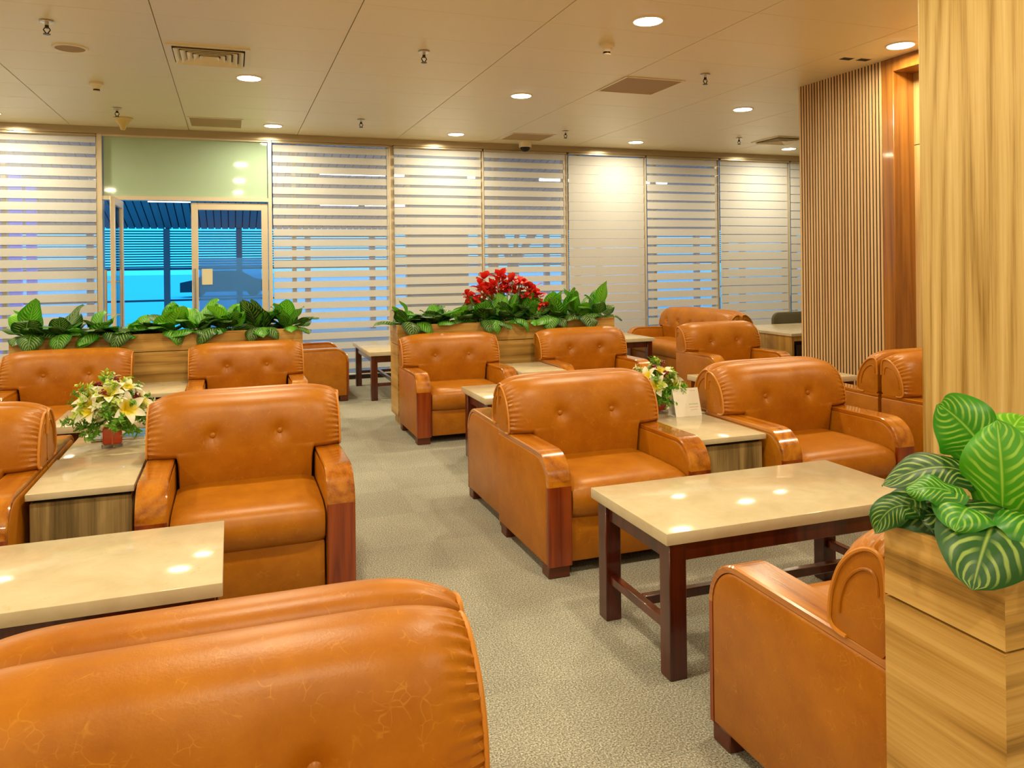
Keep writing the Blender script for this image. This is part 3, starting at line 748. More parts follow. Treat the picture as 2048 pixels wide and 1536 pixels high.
        for yy in (-HD + 0.012, HD - 0.10):
            x0_, x1_ = sorted((xo - s * 0.008, xi + s * 0.012))
            MB().rbox(x0_, x1_, yy, yy + 0.085, 0, 0.057, 0.004, 1).build('foot', 'footwood', t)
proto = None
def armchair(x, y, rz, label):
    """x, y = centre of the footprint"""
    global proto
    if proto is None:
        proto = thing('leather_armchair', label, 'armchair', (x, y, 0), rz, 'tan leather armchairs')
        armchair_parts(proto, 0.44, (-0.152, 0.152)); return proto
    c = copy_tree(proto); c.location = (x, y, 0); c.rotation_euler = (0, 0, rz); c['label'] = label
    return c
AW = 0.44
def front(xl, yf, label): return armchair(xl + AW, yf + HD, 0, label)            # faces -Y, left edge, front edge
def away(xl, yb, label): return armchair(xl + AW, yb + HD, PI, label)            # faces +Y, left edge, back edge
front(1.342, 3.305, 'tan armchair on the aisle side of the lilies with tent card, facing the near planter')
away(1.375, 4.012, 'tan armchair on the aisle behind the lilies with tent card, facing the red flower planter')
front(2.645, 3.30, 'tan armchair between the tent card side table and oak column, facing the coffee table')
away(2.69, 4.012, 'tan armchair facing the red flower planter, backed by the one between tent card and column')
front(4.01, 3.33, 'tan armchair half hidden behind the oak column, facing away from the slatted wall')
away(4.00, 4.045, 'tan armchair behind the column, backed against another, facing the slatted wall end')
away(1.352, 1.348, 'tan armchair tucked behind the tall striped leaf planter box, facing the stone coffee table')
front(-0.478, 0.755, 'tan button backed armchair facing away from the bare coffee table, its arms out of sight')
away(-0.465, 1.455, 'tan armchair facing the bare coffee table, only its rolled top showing')
front(-0.38, 3.44, 'tan armchair on the aisle side of the lilies with magazines, facing the bare coffee table')
away(-0.365, 4.146, 'tan armchair facing the glass door planter, on the aisle side of the magazines')
front(-1.69, 3.44, 'tan armchair away from the aisle, beside the magazine table, facing the bare coffee table')
away(-1.69, 4.146, 'tan armchair facing the glass door planter on the side away from the aisle')
front(-1.615, 6.14, 'tan armchair against the glass door planter, at its end away from the aisle')
front(-0.33, 6.14, 'tan armchair against the glass door planter, at its end by the aisle')
front(1.378, 6.145, 'tan armchair against the red flower planter, at its end by the aisle')
front(2.662, 6.145, 'tan armchair against the red flower planter, at its end towards the desk')
front(4.18, 6.13, 'tan armchair standing alone between the red flower planter and the walnut desk')
armchair(1.17 - HD, 8.90, R(90), 'tan armchair seen from its side behind the glass door planter, by the window table')
# the two seat sofas by the window
sf = thing('leather_sofa', 'tan two seat sofa with a row of buttons facing the window coffee table', 'sofa', (5.05 + HD, 8.72, 0), R(-90), 'window sofas')
armchair_parts(sf, 0.80, (-0.58, -0.29, 0.0, 0.29, 0.58))
s2 = copy_tree(sf); s2.location = (5.05 + 3 * HD + 0.01, 8.72, 0); s2.rotation_euler = (0, 0, R(90))
s2['label'] = 'tan two seat sofa facing the desk, backed against the buttoned window sofa'

# ================================================================== TABLES
tproto = None
def coffee_table(x0, y0, label, rz=0.0):
    """x0,y0 = low corner when unrotated (1.2 x 0.6 m)"""
    global tproto
    c = (x0 + 0.6, y0 + 0.3, 0) if not rz else (x0 + 0.3, y0 + 0.6, 0)
    if tproto is not None:
        t = copy_tree(tproto); t.location = c; t.rotation_euler = (0, 0, rz); t['label'] = label; return t
    t = tproto = thing('coffee_table', label, 'table', c, rz, 'marble topped coffee tables')
    MB().rbox(-0.6, 0.6, -0.3, 0.3, 0.478, 0.52, 0.003, 2).build('table_top', 'stone', t)
    for sx in (-1, 1):
        for sy in (-1, 1):
            xa, ya = sx * 0.578, sy * 0.278
            MB().rbox(min(xa, xa - sx * 0.068), max(xa, xa - sx * 0.068), min(ya, ya - sy * 0.068), max(ya, ya - sy * 0.068), 0, 0.478, 0.003, 1).build('leg', 'redwood', t)
    for sy in (-1, 1): MB().rbox(-0.51, 0.51, sy * 0.25 - 0.012, sy * 0.25 + 0.012, 0.405, 0.478, 0.002, 1).build('apron', 'redwood', t)
    for sx in (-1, 1):
        MB().rbox(sx * 0.55 - 0.012, sx * 0.55 + 0.012, -0.21, 0.21, 0.405, 0.478, 0.002, 1).build('apron', 'redwood', t)
        MB().rbox(sx * 0.545 - 0.017, sx * 0.545 + 0.017, -0.21, 0.21, 0.150, 0.185, 0.003, 1).build('stretcher', 'redwood', t)
    MB().rbox(-0.528, 0.528, -0.017, 0.017, 0.150, 0.185, 0.003, 1).build('stretcher', 'redwood', t)
    return t
coffee_table(1.385, 2.335, 'open marble coffee table between the planter side armchair and the tent card armchairs')
coffee_table(-1.235, 2.46, 'bare marble coffee table in front of the lilies with magazines')
coffee_table(1.63, 5.12, 'marble coffee table in front of the red flower planter armchairs')
coffee_table(-1.02, 5.22, 'marble coffee table in front of the glass door planter armchairs')
coffee_table(1.365, 8.32, 'marble coffee table by the window, at the aisle end', R(90))
coffee_table(4.25, 8.40, 'marble coffee table in front of the two seat sofa', R(90))
coffee_table(3.50, 4.95, 'marble coffee table with lilac paper before the slatted wall')
sproto = None
def side_table(x0, x1, y0, label):
    global sproto
    w = 0.40; c = ((x0 + x1) / 2, y0 + 0.305, 0)
    if sproto is not None:
        t = copy_tree(sproto); t.location = c; t['label'] = label; return t
    t = sproto = thing('side_table', label, 'side table', c, 0, 'marble topped side tables')
    MB().rbox(-w / 2, w / 2, -0.305, 0.305, 0.512, 0.54, 0.003, 2).build('table_top', 'stone', t)
    MB().rbox(-w / 2 + 0.012, w / 2 - 0.012, -0.285, 0.29, 0.0, 0.495, 0.003, 1).build('cabinet', 'oakv', t)
    MB().box(-w / 2 + 0.02, w / 2 - 0.02, -0.27, 0.28, 0.495, 0.512).build('shadow_gap', 'black', t, False)
    return t
side_table(-0.80, -0.39, 3.63, 'bare marble side table between the armchairs facing the bare coffee table')
side_table(-0.79, -0.38, 4.245, 'marble side table carrying the lilies and magazines')
side_table(2.223, 2.643, 3.42, 'bare end marble side table in front of the tent card')
side_table(2.26, 2.68, 4.035, 'marble side table carrying the lilies and tent card')
side_table(-0.735, -0.331, 6.18, 'marble side table between armchairs against the glass door planter')
side_table(2.26, 2.66, 6.08, 'marble side table between armchairs against the red flower planter')

# ================================================================== PLANTERS
def planter(x0, x1, y0, y1, h, zj, label):
    t = thing('planter_box', label, 'planter', ((x0 + x1) / 2, (y0 + y1) / 2, 0), 0, 'oak planter boxes')
    hx, hy = (x1 - x0) / 2, (y1 - y0) / 2; th = 0.018
    ox, ix, oy, iy = hx, hx - th, hy, hy - th
    for z0, z1 in ((0.085, zj - 0.003), (zj + 0.003, h)):
        for q, mt in (([(-ox, -oy), (ox, -oy), (ix, -iy), (-ix, -iy)], 'oakh'), ([(ox, oy), (-ox, oy), (-ix, iy), (ix, iy)], 'oakh'),
                      ([(-ox, oy), (-ox, -oy), (-ix, -iy), (-ix, iy)], 'oakhy'), ([(ox, -oy), (ox, oy), (ix, iy), (ix, -iy)], 'oakhy')):
            MB().loft([[(x_, y_, z0) for x_, y_ in q], [(x_, y_, z1) for x_, y_ in q]]).build('panel', mt, t, False)
    MB().box(-hx + 0.03, hx - 0.03, -hy + 0.03, hy - 0.03, 0, 0.085).build('plinth', 'oakh', t, False)
    MB().box(-hx + th, hx - th, -hy + th, hy - th, 0.085, h - 0.05).build('liner', 'black', t, False)
    MB().box(-hx + th, hx - th, -hy + th, hy - th, h - 0.05, h - 0.035).build('soil', 'soil', t, False)
planter(-1.61, 0.567, 6.93, 7.25, 0.915, 0.77, 'long oak planter box of striped leaves in front of the glass door')
planter(1.388, 3.55, 6.93, 7.25, 0.905, 0.73, 'long oak planter box with striped leaves and red flowers')
planter(1.32, 2.78, 1.042, 1.322, 0.885, 0.727, 'oak planter box of big striped leaves beside the oak column')

def leaf_mesh(name, Ls, Lb, Wd, a0, a1, fold, wave, mat, nu=9, nv=6, seed=0, heart=0.5):
    rnd = random.Random(seed); mb = MB()
    n = 40; tot = Ls + Lb; y = z = 0.0; path = []
    for i in range(n + 1):
        f = i / n; path.append((y, z, a0 + (a1 - a0) * (f ** 1.3)))
        e = R(a0 + (a1 - a0) * (f ** 1.3)); y += math.cos(e) * tot / n; z += math.sin(e) * tot / n
    def at(s):
        q = min(max(s / tot * n, 0), n); i = min(int(q), n - 1); g = q - i
        a, b = path[i], path[i + 1]
        return a[0] + (b[0] - a[0]) * g, a[1] + (b[1] - a[1]) * g, R(a[2] + (b[2] - a[2]) * g)
    p1 = rnd.uniform(0, 6.28); p2 = rnd.uniform(0, 6.28)
    def fn(u, v):
        y_, z_, e = at(Ls + u * Lb)
        k = 2 * v - 1
        w = Wd / 2 * (math.sin(PI * min(1, u ** heart)) ** 0.62 if 0 < u < 1 else 0) 
        if u == 0: w = Wd * 0.03
        if u >= 0.999: w = Wd * 0.006
        lift = fold * abs(k) * w * 0.8 + wave * math.sin(u * 8 + p1 + (2.0 if k > 0 else 0)) * abs(k) ** 1.5 - 0.35 * w * k * k * (1 if fold < 0.25 else 0.3)
        nx, ny, nz = 0, -math.sin(e), math.cos(e)
        back = -0.04 * abs(k) * Lb if u < 0.2 else 0
        return (k * w, y_ + ny * lift + back * math.cos(e), z_ + nz * lift + back * math.sin(e))
    mb.mat = 0; mb.grid(fn, nu, nv)
    mb.mat = 1
    pts = [(0, at(s)[0], at(s)[1] - 0.002) for s in [Ls * q / 5 for q in range(6)]]
    mb.tube(pts, 0.0042, 5, cap=False)
    return mb.mesh(name, [mat, 'stem'], True, 80)
def make_variants(mats, scale, nu, nv, seed):
    out = []; k = 0
    for kind, (Ls, Lb, Wd, a0, a1, fold, wave) in {'up': (0.10, 0.19, 0.135, 88, 58, 0.35, 0.010), 'up2': (0.07, 0.20, 0.15, 78, 30, 0.25, 0.012), 'mid': (0.08, 0.20, 0.15, 62, -5, 0.15, 0.012),
                                                   'low': (0.07, 0.20, 0.15, 45, -55, 0.05, 0.010), 'hang': (0.10, 0.19, 0.15, 50, -110, 0.0, 0.008)}.items():
        for mt in mats:
            out.append((kind, leaf_mesh('leaf', Ls * scale, Lb * scale, Wd * scale, a0, a1, fold, wave, mt, nu, nv, seed + k, 0.62 + 0.1 * (k % 3)))); k += 1
    return out
VAR = make_variants(('leafA', 'leafB', 'leafC'), 1.16, 9, 6, 11)
def pick(kind, mt=None):
    c = [m_ for k_, m_ in VAR if k_ == kind and (mt is None or m_.materials[0].name == MT[mt].name)]
    return random.choice(c)
def plant(x, y, z, label, group, n=9, hang=2, tall=1.0, hangaz=(180,)):
    t = thing('striped_plant', label, 'plant', (x, y, z), 0, group)
    az0 = random.uniform(0, 360)
    for i in range(n):
        kind = random.choice(['up', 'up2', 'up2', 'mid', 'mid', 'mid', 'low', 'low', 'low'])
        if kind in ('up',): mt = random.choice(('leafC', 'leafA'))
        elif kind == 'up2': mt = random.choice(('leafC', 'leafA', 'leafA', 'leafB'))
        else: mt = random.choice(('leafA', 'leafB', 'leafB'))
        o = obj('leaf', pick(kind, mt), t, (random.uniform(-0.05, 0.05), random.uniform(-0.05, 0.05), 0))
        o.rotation_euler = (random.uniform(-0.15, 0.15), random.uniform(-0.15, 0.15), R(az0 + i * 360 / n + random.uniform(-25, 25)))
        s = random.uniform(0.75, 1.2); o.scale = (s * random.uniform(0.85, 1.1), s, s * tall)
    for i in range(hang):
        o = obj('leaf', pick('hang', random.choice(('leafB', 'leafA', 'leafB'))), t, (random.uniform(-0.05, 0.05), -0.06, 0))
        o.rotation_euler = (0, random.uniform(-0.2, 0.2), R(random.choice(hangaz) + random.uniform(-50, 50)))
        s = random.uniform(0.85, 1.1); o.scale = (s, s, s)
    return t
ORD = ['first', 'second', 'third', 'fourth', 'fifth', 'sixth', 'seventh', 'eighth', 'ninth']
for i in range(9):
    x = -1.50 + i * 0.245
    tall = (0.9, 0.85, 0.65, 0.6, 0.75, 1.0, 0.9, 0.95, 0.95)[i]
    lab = '%s striped leaf plant from the aisle end of the glass door planter' % ORD[8 - i]
    if i == 0: lab = 'striped leaf plant at the planter end away from the aisle, before the glass door blind'
    if i == 8: lab = 'striped leaf plant spilling over the aisle end of the glass door planter'
    plant(x, 7.08, 0.875, lab, 'plants in the glass door planter', 17, random.choice((0, 1, 2)), tall, (180, 90) if i == 0 else ((180, -90) if i == 8 else (180,)))
for i in range(9):
    x = 1.49 + i * 0.245
    tall = (0.7, 0.7, 0.8, 0.9, 1.0, 1.0, 0.9, 0.9, 1.05)[i]
    lab = '%s striped leaf plant from the aisle end of the red flower planter' % ORD[i]
    if i == 0: lab = 'striped leaf plant drooping over the aisle end of the red flower planter'
    if i == 8: lab = 'striped leaf plant with upright leaves at the desk end of the red flower planter'
    plant(x, 7.08, 0.865, lab, 'plants in the red flower planter', 17, random.choice((0, 1, 2)), tall, (180, 150, 90) if i == 0 else ((180, -90) if i == 8 else (180,)))
# big plants of the planter beside the column: leaves posed one by one
def posed_leaf(t, loc, az, Ls, Lb, Wd, a0, a1, fold, wave, mt, tilt=0.0, seed=0):
    o = obj('leaf', leaf_mesh('leaf', Ls, Lb, Wd, a0, a1, fold, wave, mt, 20, 12, seed, 0.72), t, loc)
    o.rotation_euler = (0, R(tilt), R(az))
def curve_leaf(t, base, mid, tip, wd, nrm, mt, seed=0, fold=0.12, wave=0.008, tipk=0.8):
    """a leaf blade along a bent midrib (world points), its upper face towards nrm, with a stem down to the soil"""
    o0 = Vector(t.location); B, Mi, T = [Vector(p) - o0 for p in (base, mid, tip)]
    C = Mi * 2 - (B + T) * 0.5; nrm = Vector(nrm).normalized(); rnd = random.Random(seed); p1 = rnd.uniform(0, 6.28)
    mb = MB()
    def pt(u): return B * (1 - u) ** 2 + C * 2 * u * (1 - u) + T * u * u
    def fn(u, v):
        k = 2 * v - 1; tg = ((C - B) * (1 - u) + (T - C) * u).normalized()
        lat = tg.cross(nrm).normalized(); nn = lat.cross(tg).normalized()
        w = wd / 2 * (math.sin(PI * min(1, max(0, u)) ** tipk) ** 0.55 if 0 < u < 1 else 0.02)
        lift = fold * abs(k) * w * 2 - 0.45 * w * k * k + wave * math.sin(u * 9 + p1 + (2 if k > 0 else 0)) * abs(k) ** 1.5
        return pt(u) + lat * (k * w) + nn * lift - tg * (0.03 * abs(k) if u < 0.15 else 0)
    mb.mat = 0; mb.grid(fn, 20, 12)
    mb.mat = 1
    root = Vector((B.x * 0.4 + 0.02, B.y * 0.4, -0.01))
    mb.tube([root, root.lerp(B, 0.5) + Vector((0, 0, 0.01)), B], 0.005, 6, cap=False)
    obj('leaf', mb.mesh('leaf', [mt, 'stem'], True, 80), t)
t = thing('striped_plant', 'large striped leaf plant spilling over the planter box beside the oak column', 'plant', (1.45, 1.17, 0.85), 0, 'plants beside the column')
up_ = (-0.75, -0.55, 0.45)
for k, a in enumerate([
    ((1.494, 1.225, 1.045), (1.462, 1.245, 1.096), (1.412, 1.262, 1.140), 0.150, (-0.6, -0.6, 0.6), 'leafA'),
    ((1.440, 1.140, 0.950), (1.424, 1.128, 1.037), (1.440, 1.150, 1.124), 0.150, (-0.80, -0.58, 0.12), 'leafC'),
    ((1.440, 1.135, 0.952), (1.335, 1.085, 0.930), (1.262, 1.060, 0.845), 0.190, (-0.75, -0.5, 0.6), 'leafB'),
    ((1.420, 1.200, 1.005), (1.372, 1.245, 1.012), (1.292, 1.300, 0.970), 0.120, (-0.4, -0.3, 0.9), 'leafB'),
    ((1.345, 1.170, 0.985), (1.309, 1.200, 0.989), (1.280, 1.220, 0.975), 0.070, (-0.5, -0.3, 0.8), 'leafA'),
    ((1.385, 1.200, 0.935), (1.350, 1.265, 0.932), (1.285, 1.330, 0.900), 0.125, (-0.6, -0.3, 0.7), 'leafB'),
    ((1.315, 1.245, 0.938), (1.283, 1.270, 0.926), (1.264, 1.292, 0.874), 0.070, (-0.8, -0.4, 0.4), 'leafB'),
    ((1.475, 1.140, 0.950), (1.520, 1.150, 1.020), (1.575, 1.170, 1.060), 0.150, (-0.6, -0.7, 0.3), 'leafA'),
    ((1.520, 1.200, 1.000), (1.575, 1.225, 1.070), (1.640, 1.245, 1.100), 0.140, (-0.6, -0.6, 0.5), 'leafC'),
    ((1.450, 1.110, 0.945), (1.415, 1.040, 0.945), (1.395, 1.000, 0.870), 0.150, (-0.3, -0.8, 0.5), 'leafA'),
    ((1.500, 1.160, 0.960), (1.470, 1.190, 1.020), (1.440, 1.215, 1.060), 0.130, (-0.6, -0.6, 0.5), 'leafC'),
    ((1.400, 1.170, 0.930), (1.345, 1.140, 0.960), (1.290, 1.120, 0.930), 0.130, (-0.6, -0.4, 0.7), 'leafA'),
    ((1.430, 1.150, 0.900), (1.370, 1.200, 0.925), (1.330, 1.240, 0.915), 0.130, (-0.5, -0.4, 0.8), 'leafB'),
]): curve_leaf(t, *a, seed=40 + k)
t = thing('striped_plant', 'large striped leaf plant deeper in the planter box towards the oak column', 'plant', (1.82, 1.18, 0.85), 0, 'plants beside the column')
for k in range(9):
    posed_leaf(t, (random.uniform(-0.05, 0.05), random.uniform(-0.04, 0.04), 0), k * 40 + random.uniform(-12, 12), 0.09, 0.21, 0.16, random.choice((85, 65, 50)), random.choice((50, 10, -40)), 0.2, 0.01, random.choice(('leafA', 'leafB', 'leafC')), seed=70 + k)

# red flowers
def petal(mb, base, az, el, L, Wd, curl=40, nu=4, nv=2, fold=0.3):
    base = Vector(base)
    def fn(u, v):
        e = R(el - curl * u); k = 2 * v - 1
        w = Wd / 2 * max(0.06, math.sin(PI * min(1, 0.12 + 0.88 * u)) ** 0.7)
        s = L * u; r_ = s * math.cos(R(el - curl * u * 0.5)); h = s * math.sin(R(el - curl * u * 0.5)) + fold * abs(k) * w
        ca, sa = math.cos(R(az)), math.sin(R(az))
        return base + Vector((r_ * ca - k * w * sa, r_ * sa + k * w * ca, h))
    mb.grid(fn, nu, nv)
rfm = []
for k in range(4):
    rnd = random.Random(k + 3); mb = MB()
    for j in range(9):
        petal(mb, (rnd.uniform(-0.02, 0.02), rnd.uniform(-0.02, 0.02), rnd.uniform(-0.035, 0.03)), j * 140 + rnd.uniform(-30, 30), rnd.uniform(-10, 70), rnd.uniform(0.05, 0.085), rnd.uniform(0.04, 0.055), rnd.uniform(10, 60))
    rfm.append(mb.mesh('red_flower', 'red', True, 80))
t = thing('red_flower_bush', 'bush of vivid red flowers rising behind the striped leaves', 'flowers', (2.50, 7.14, 0.895), 0)
rnd = random.Random(5)
for k in range(40):
    fx = -0.38 + 0.76 * (k + 0.5) / 40 + rnd.uniform(-0.04, 0.04)
    top = 0.44 - 1.25 * (fx + 0.05) ** 2 - rnd.uniform(0, 0.15)
    fy = rnd.uniform(-0.07, 0.07)
    o = obj('red_flower', rnd.choice(rfm), t, (fx, fy, top)); o.rotation_euler = (rnd.uniform(-0.5, 0.5), rnd.uniform(-0.5, 0.5), rnd.uniform(0, 6.28)); s_ = rnd.uniform(0.95, 1.3); o.scale = (s_,) * 3
    MB().tube([(fx * 0.35, fy * 0.5, 0), (fx * 0.7, fy, top * 0.55), (fx, fy, top)], 0.003, 5).build('stem', 'stem', t)
sl = MB()
for k in range(3): petal(sl, (0, 0, 0), k * 120, 40, 0.09, 0.03, 60, 5, 2)
slm = sl.mesh('flower_leaf', 'sprig', True, 80)
for k in range(26):
    o = obj('flower_leaf', slm, t, (rnd.uniform(-0.3, 0.3), rnd.uniform(-0.07, 0.07), rnd.uniform(0.10, 0.27))); o.rotation_euler = (rnd.uniform(-0.4, 0.4), rnd.uniform(-0.4, 0.4), rnd.uniform(0, 6.28))

# ================================================================== BOUQUETS
lm = MB()
for k in range(6): petal(lm, (0, 0, 0), k * 60, 62 if k % 2 else 56, 0.085, 0.040, 62, 7, 4, 0.25)
lilym = lm.mesh('lily', 'lily', True, 80)
sprm = []
for k, mt in enumerate(('sprig', 'sprigl', 'sprig', 'white')):
    rr = random.Random(20 + k); mb = MB()
    for j in range(30):
        h = 0.10 * (j / 30) ** 0.8
        petal(mb, (rr.uniform(-0.012, 0.012), rr.uniform(-0.012, 0.012), h), rr.uniform(0, 360), rr.uniform(10, 70), rr.uniform(0.018, 0.034), rr.uniform(0.009, 0.014), 30, 2, 2)
    sprm.append(mb.mesh('sprig', mt, True, 80))
bm_ = MB(); rr = random.Random(2)
for j in range(12):
    c = Vector((rr.uniform(-0.014, 0.014), rr.uniform(-0.014, 0.014), rr.uniform(-0.012, 0.026)))
    bm2 = bmesh.new(); bmesh.ops.create_icosphere(bm2, subdivisions=1, radius=0.0075, matrix=Matrix.Translation(c)); bm_.addbm(bm2)
berm = bm_.mesh('berry_cluster', 'berry', True, 80)
def orient(o, d, roll=0.0):
    o.rotation_mode = 'QUATERNION'; o.rotation_quaternion = Vector(d).normalized().to_track_quat('Z', 'Y') @ Matrix.Rotation(roll, 3, 'Z').to_quaternion()
def bouquet(x, y, z, rz, label, lilies, seed, sc=1.0):
    rr = random.Random(seed)
    t = thing('lily_bouquet', label, 'bouquet', (x, y, z), rz, 'lily bouquets'); t.scale = (sc,) * 3
    vs = thing('vase', None, None); vs.parent = t
    h = 0.048
    g = MB()
    def sq(a, zz): return [(-a, -a, zz), (a, -a, zz), (a, a, zz), (-a, a, zz)]
    g.loft([sq(h - 0.006, 0.0), sq(h, 0.10)], False); g.face((3, 2, 1, 0))
    o = g.build('glass_wall', 'vglass', t, False); 
    bpy.data.objects.remove(vs)
    MB().rbox(-h + 0.009, h - 0.009, -h + 0.009, h - 0.009, 0.014, 0.088, 0.008, 2).build('red_filler', 'vred', t)
    m_ = MB().box(-0.003, 0.003, -h + 0.0078, -h + 0.0088, 0.014, 0.088); m_.box(-h + 0.0078, -h + 0.0088, -0.003, 0.003, 0.014, 0.088); m_.build('ribbon', 'vribbon', t, False)
    C = Vector((0, 0, 0.10))
    def place(me, name, az, el, dist, s):
        d = Vector((math.cos(R(az)) * math.cos(R(el)), math.sin(R(az)) * math.cos(R(el)), math.sin(R(el))))
        o = obj(name, me, t, tuple(C + Vector((d.x * dist, d.y * dist, d.z * dist * 1.05 + 0.02)))); orient(o, d, rr.uniform(0, 6)); o.scale = (s,) * 3; return o
    for k in range(100):
        az = rr.uniform(0, 360); el = rr.choice((rr.uniform(-15, 20), rr.uniform(10, 90)))
        place(sprm[0 if el < 12 else rr.choice((0, 1, 1, 1, 2, 3))], 'sprig', az, el, rr.uniform(0.03, 0.115), rr.uniform(0.8, 1.15))
    for az, el, dist in lilies: place(lilym, 'lily', az, el, dist, rr.uniform(0.95, 1.1))
    for az, el, dist in ((250, 55, 0.15), (300, 80, 0.17), (330, 40, 0.15), (200, 70, 0.16)): place(berm, 'berry_cluster', az, el, dist, 1.0)
    return t
bouquet(-0.582, 4.455, 0.54, R(6), 'lilies and greenery in a red filled glass vase beside fanned magazines',
        [(300, 25, 0.115), (225, 28, 0.115), (262, 58, 0.125), (350, 30, 0.12), (200, 45, 0.12), (60, 50, 0.12), (120, 35, 0.12), (330, 65, 0.13)], 3, 1.13)
bouquet(2.415, 4.155, 0.54, R(20), 'lilies and greenery in a red filled glass vase behind the white tent card',
        [(285, 22, 0.105), (215, 25, 0.115), (340, 35, 0.11), (250, 70, 0.12), (180, 45, 0.12), (60, 50, 0.12), (120, 35, 0.12), (0, 30, 0.11)], 4, 0.98)
# tent card
t = thing('tent_card', 'white folded paper tent card standing beside the lilies', 'card', (2.515, 4.015, 0.54), R(0))
hw, hh, sp_ = 0.087, 0.158, 0.045
for s, nm in ((-1, 'front_sheet'), (1, 'back_sheet')):
    mb = MB(); th = 0.0012
    A = [(-hw, s * sp_, 0), (hw, s * sp_, 0), (hw, 0, hh), (-hw, 0, hh)]
    mb.loft([A, [(p[0], p[1] + th, p[2]) for p in A]]).build(nm, 'paper', t, False)
bx('base_flap', 'paper', t, -hw, hw, -sp_ + 0.002, sp_ - 0.002, 0.0, 0.0012)
def mark(x0, x1, f0, f1, mt):
    mb = MB()
    def P_(x, f): return (x, -sp_ * (1 - f) - 0.0012, hh * f)
    A = [P_(x0, f0), P_(x1, f0), P_(x1, f1), P_(x0, f1)]
    mb.loft([A, [(p[0], p[1] + 0.0008, p[2]) for p in A]]).build('print', mt, t, False)
mark(0.030, 0.055, 0.90, 0.915, 'inkpink'); mark(0.058, 0.064, 0.89, 0.92, 'inkgrey')
mark(0.012, 0.07, 0.40, 0.45, 'inkgreen'); mark(0.012, 0.07, 0.31, 0.325, 'inkpink'); mark(0.018, 0.064, 0.22, 0.232, 'inkpink')
# leaflets, magazines
for k, (x, y, rz, mt, lab) in enumerate(((-0.665, 4.70, 18, 'mag2', 'pale magazine under the fan beside the lilies'), (-0.65, 4.685, 10, 'mag3', 'dark covered magazine peeking past the vase on the magazine table'),
                                  (-0.50, 4.69, -8, 'mag2', 'white covered magazine lowest of the pair beside the vase'), (-0.49, 4.70, -14, 'mag1', 'blue covered magazine lying on the white one beside the vase'))):
    zz = 0.54 + (0.0 if k in (0, 2) else 0.0075)
    t = thing('magazine', lab, 'magazine', (x, y, zz), R(rz), 'magazines by the lilies')
    bx('pages', 'paper', t, -0.07, 0.07, -0.10, 0.10, 0.001, 0.006)
    bx('cover', mt, t, -0.071, 0.071, -0.101, 0.101, 0.006, 0.0072)
    m_ = MB()
    for q in range(4): m_.box(-0.055, 0.055, -0.08 + q * 0.04, -0.066 + q * 0.04, 0.0072, 0.0074)
    m_.build('cover_print', 'mag3' if mt != 'mag3' else 'mag2', t, False)
t = thing('leaflet_box', 'upright white leaflet holder behind the lilies and tent card', 'leaflets', (2.415, 4.37, 0.54), R(-8))
MB().rbox(-0.045, 0.045, -0.012, 0.012, 0.0, 0.095, 0.002, 1).build('leaflets', 'paper', t)
MB().rbox(-0.05, 0.05, -0.03, 0.03, 0.0, 0.008, 0.002, 1).build('tray', 'mag3', t)
MB().box(-0.04, 0.04, -0.0135, -0.0122, 0.012, 0.03).build('print_band', 'purple', t, False)
o = MB().rbox(4.42, 4.62, 5.08, 5.30, 0.52, 0.526, 0.001, 1).build('lilac_leaflet', 'purple'); tag(o, 'lilac paper leaflet on the coffee table before the slatted wall', 'leaflet')
o = MB().rbox(2.49, 2.545, 6.071, 6.078, 0.462, 0.512, 0.001, 1).build('table_label', 'paper'); tag(o, 'tiny white paper label on the side table by the red flower planter', 'label')

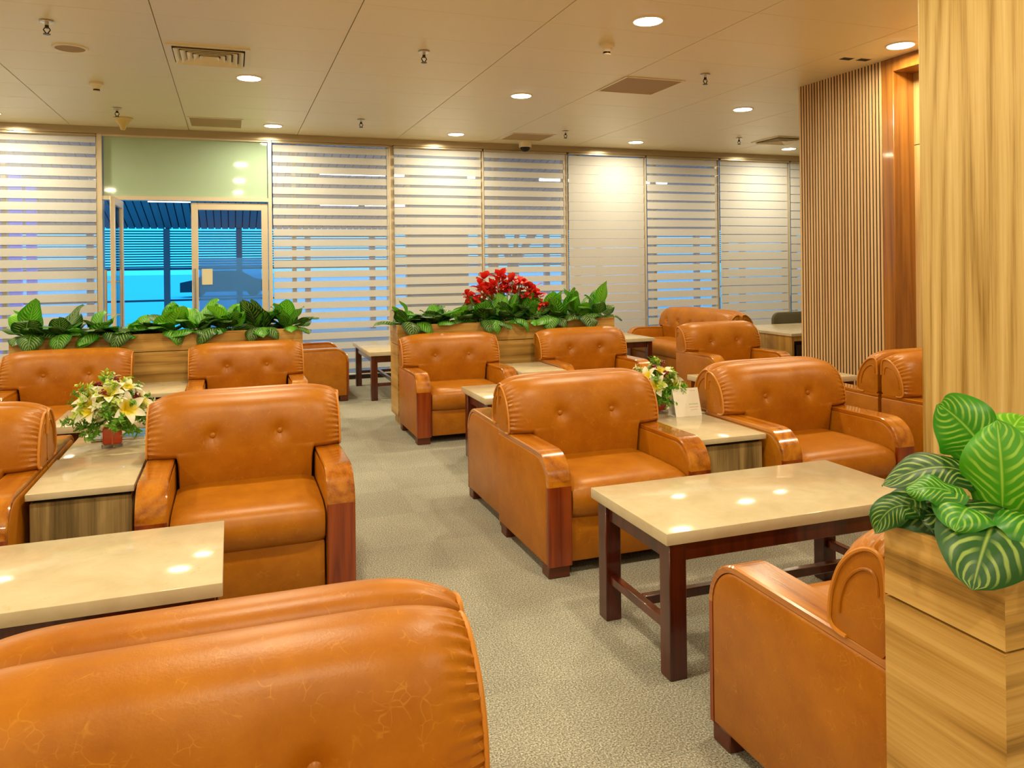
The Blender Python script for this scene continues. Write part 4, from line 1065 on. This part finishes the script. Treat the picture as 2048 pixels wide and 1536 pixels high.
# ================================================================== DESK
t = thing('writing_desk', 'walnut desk with cream stone top behind the slatted wall', 'desk', (5.22, 6.37, 0))
MB().rbox(-0.02, 1.3, -0.02, 1.0, 0.69, 0.72, 0.003, 1).build('desk_top', 'stone', t)
MB().rbox(0.0, 0.03, 0.0, 0.98, 0.0, 0.69, 0.002, 1).build('side_panel', 'desk', t)
MB().rbox(1.25, 1.28, 0.0, 0.98, 0.0, 0.69, 0.002, 1).build('side_panel', 'desk', t)
MB().box(0.03, 1.25, 0.06, 0.09, 0.25, 0.69).build('modesty_panel', 'slatback', t, False)
MB().box(0.03, 0.6, 0.0, 0.06, 0.64, 0.69).build('drawer_rail', 'desk', t, False)
dr = MB().rbox(0.07, 0.55, 0.01, 0.03, 0.30, 0.60, 0.003, 1).build('drawer', 'slatback', t)
MB().tube([(0.12, -0.01, 0.545), (0.30, -0.01, 0.545)], 0.008, 8).build('drawer_handle', 'chrome', dr)
MB().lathe([(0.016, 0), (0.016, 0.008)], 14).build('drawer_lock', 'chrome', dr).matrix_local = Matrix.Translation((0.17, 0.008, 0.50)) @ Matrix.Rotation(R(90), 4, 'X')
t = thing('task_chair', 'dark olive upholstered chair pushed up behind the walnut desk', 'chair', (6.31, 7.72, 0), 0)
def rring(y, i_):
    pts = []
    x0, x1, z0, z1, r_ = -0.26 + i_, 0.26 - i_, 0.44 + i_, 0.825 - i_, 0.09
    for (cx_, cz_, a0) in ((x1 - r_, z1 - r_, 0), (x0 + r_, z1 - r_, 90), (x0 + r_, z0 + r_, 180), (x1 - r_, z0 + r_, 270)):
        for k in range(6): a = R(a0 + 18 * k); pts.append((cx_ + r_ * math.cos(a), y, cz_ + r_ * math.sin(a)))
    return pts
MB().loft([rring(-0.035, 0.02), rring(-0.02, 0.0), rring(0.02, 0.0), rring(0.035, 0.02)]).build('backrest', 'olive', t)
MB().rbox(-0.25, 0.25, -0.50, -0.03, 0.40, 0.48, 0.03, 3).build('seat', 'olive', t)
for sx in (-1, 1):
    for yy in (-0.07, -0.45): MB().tube([(sx * 0.21, yy, 0.40), (sx * 0.23, yy, 0.0)], 0.014, 8).build('leg', 'darkmetal', t)
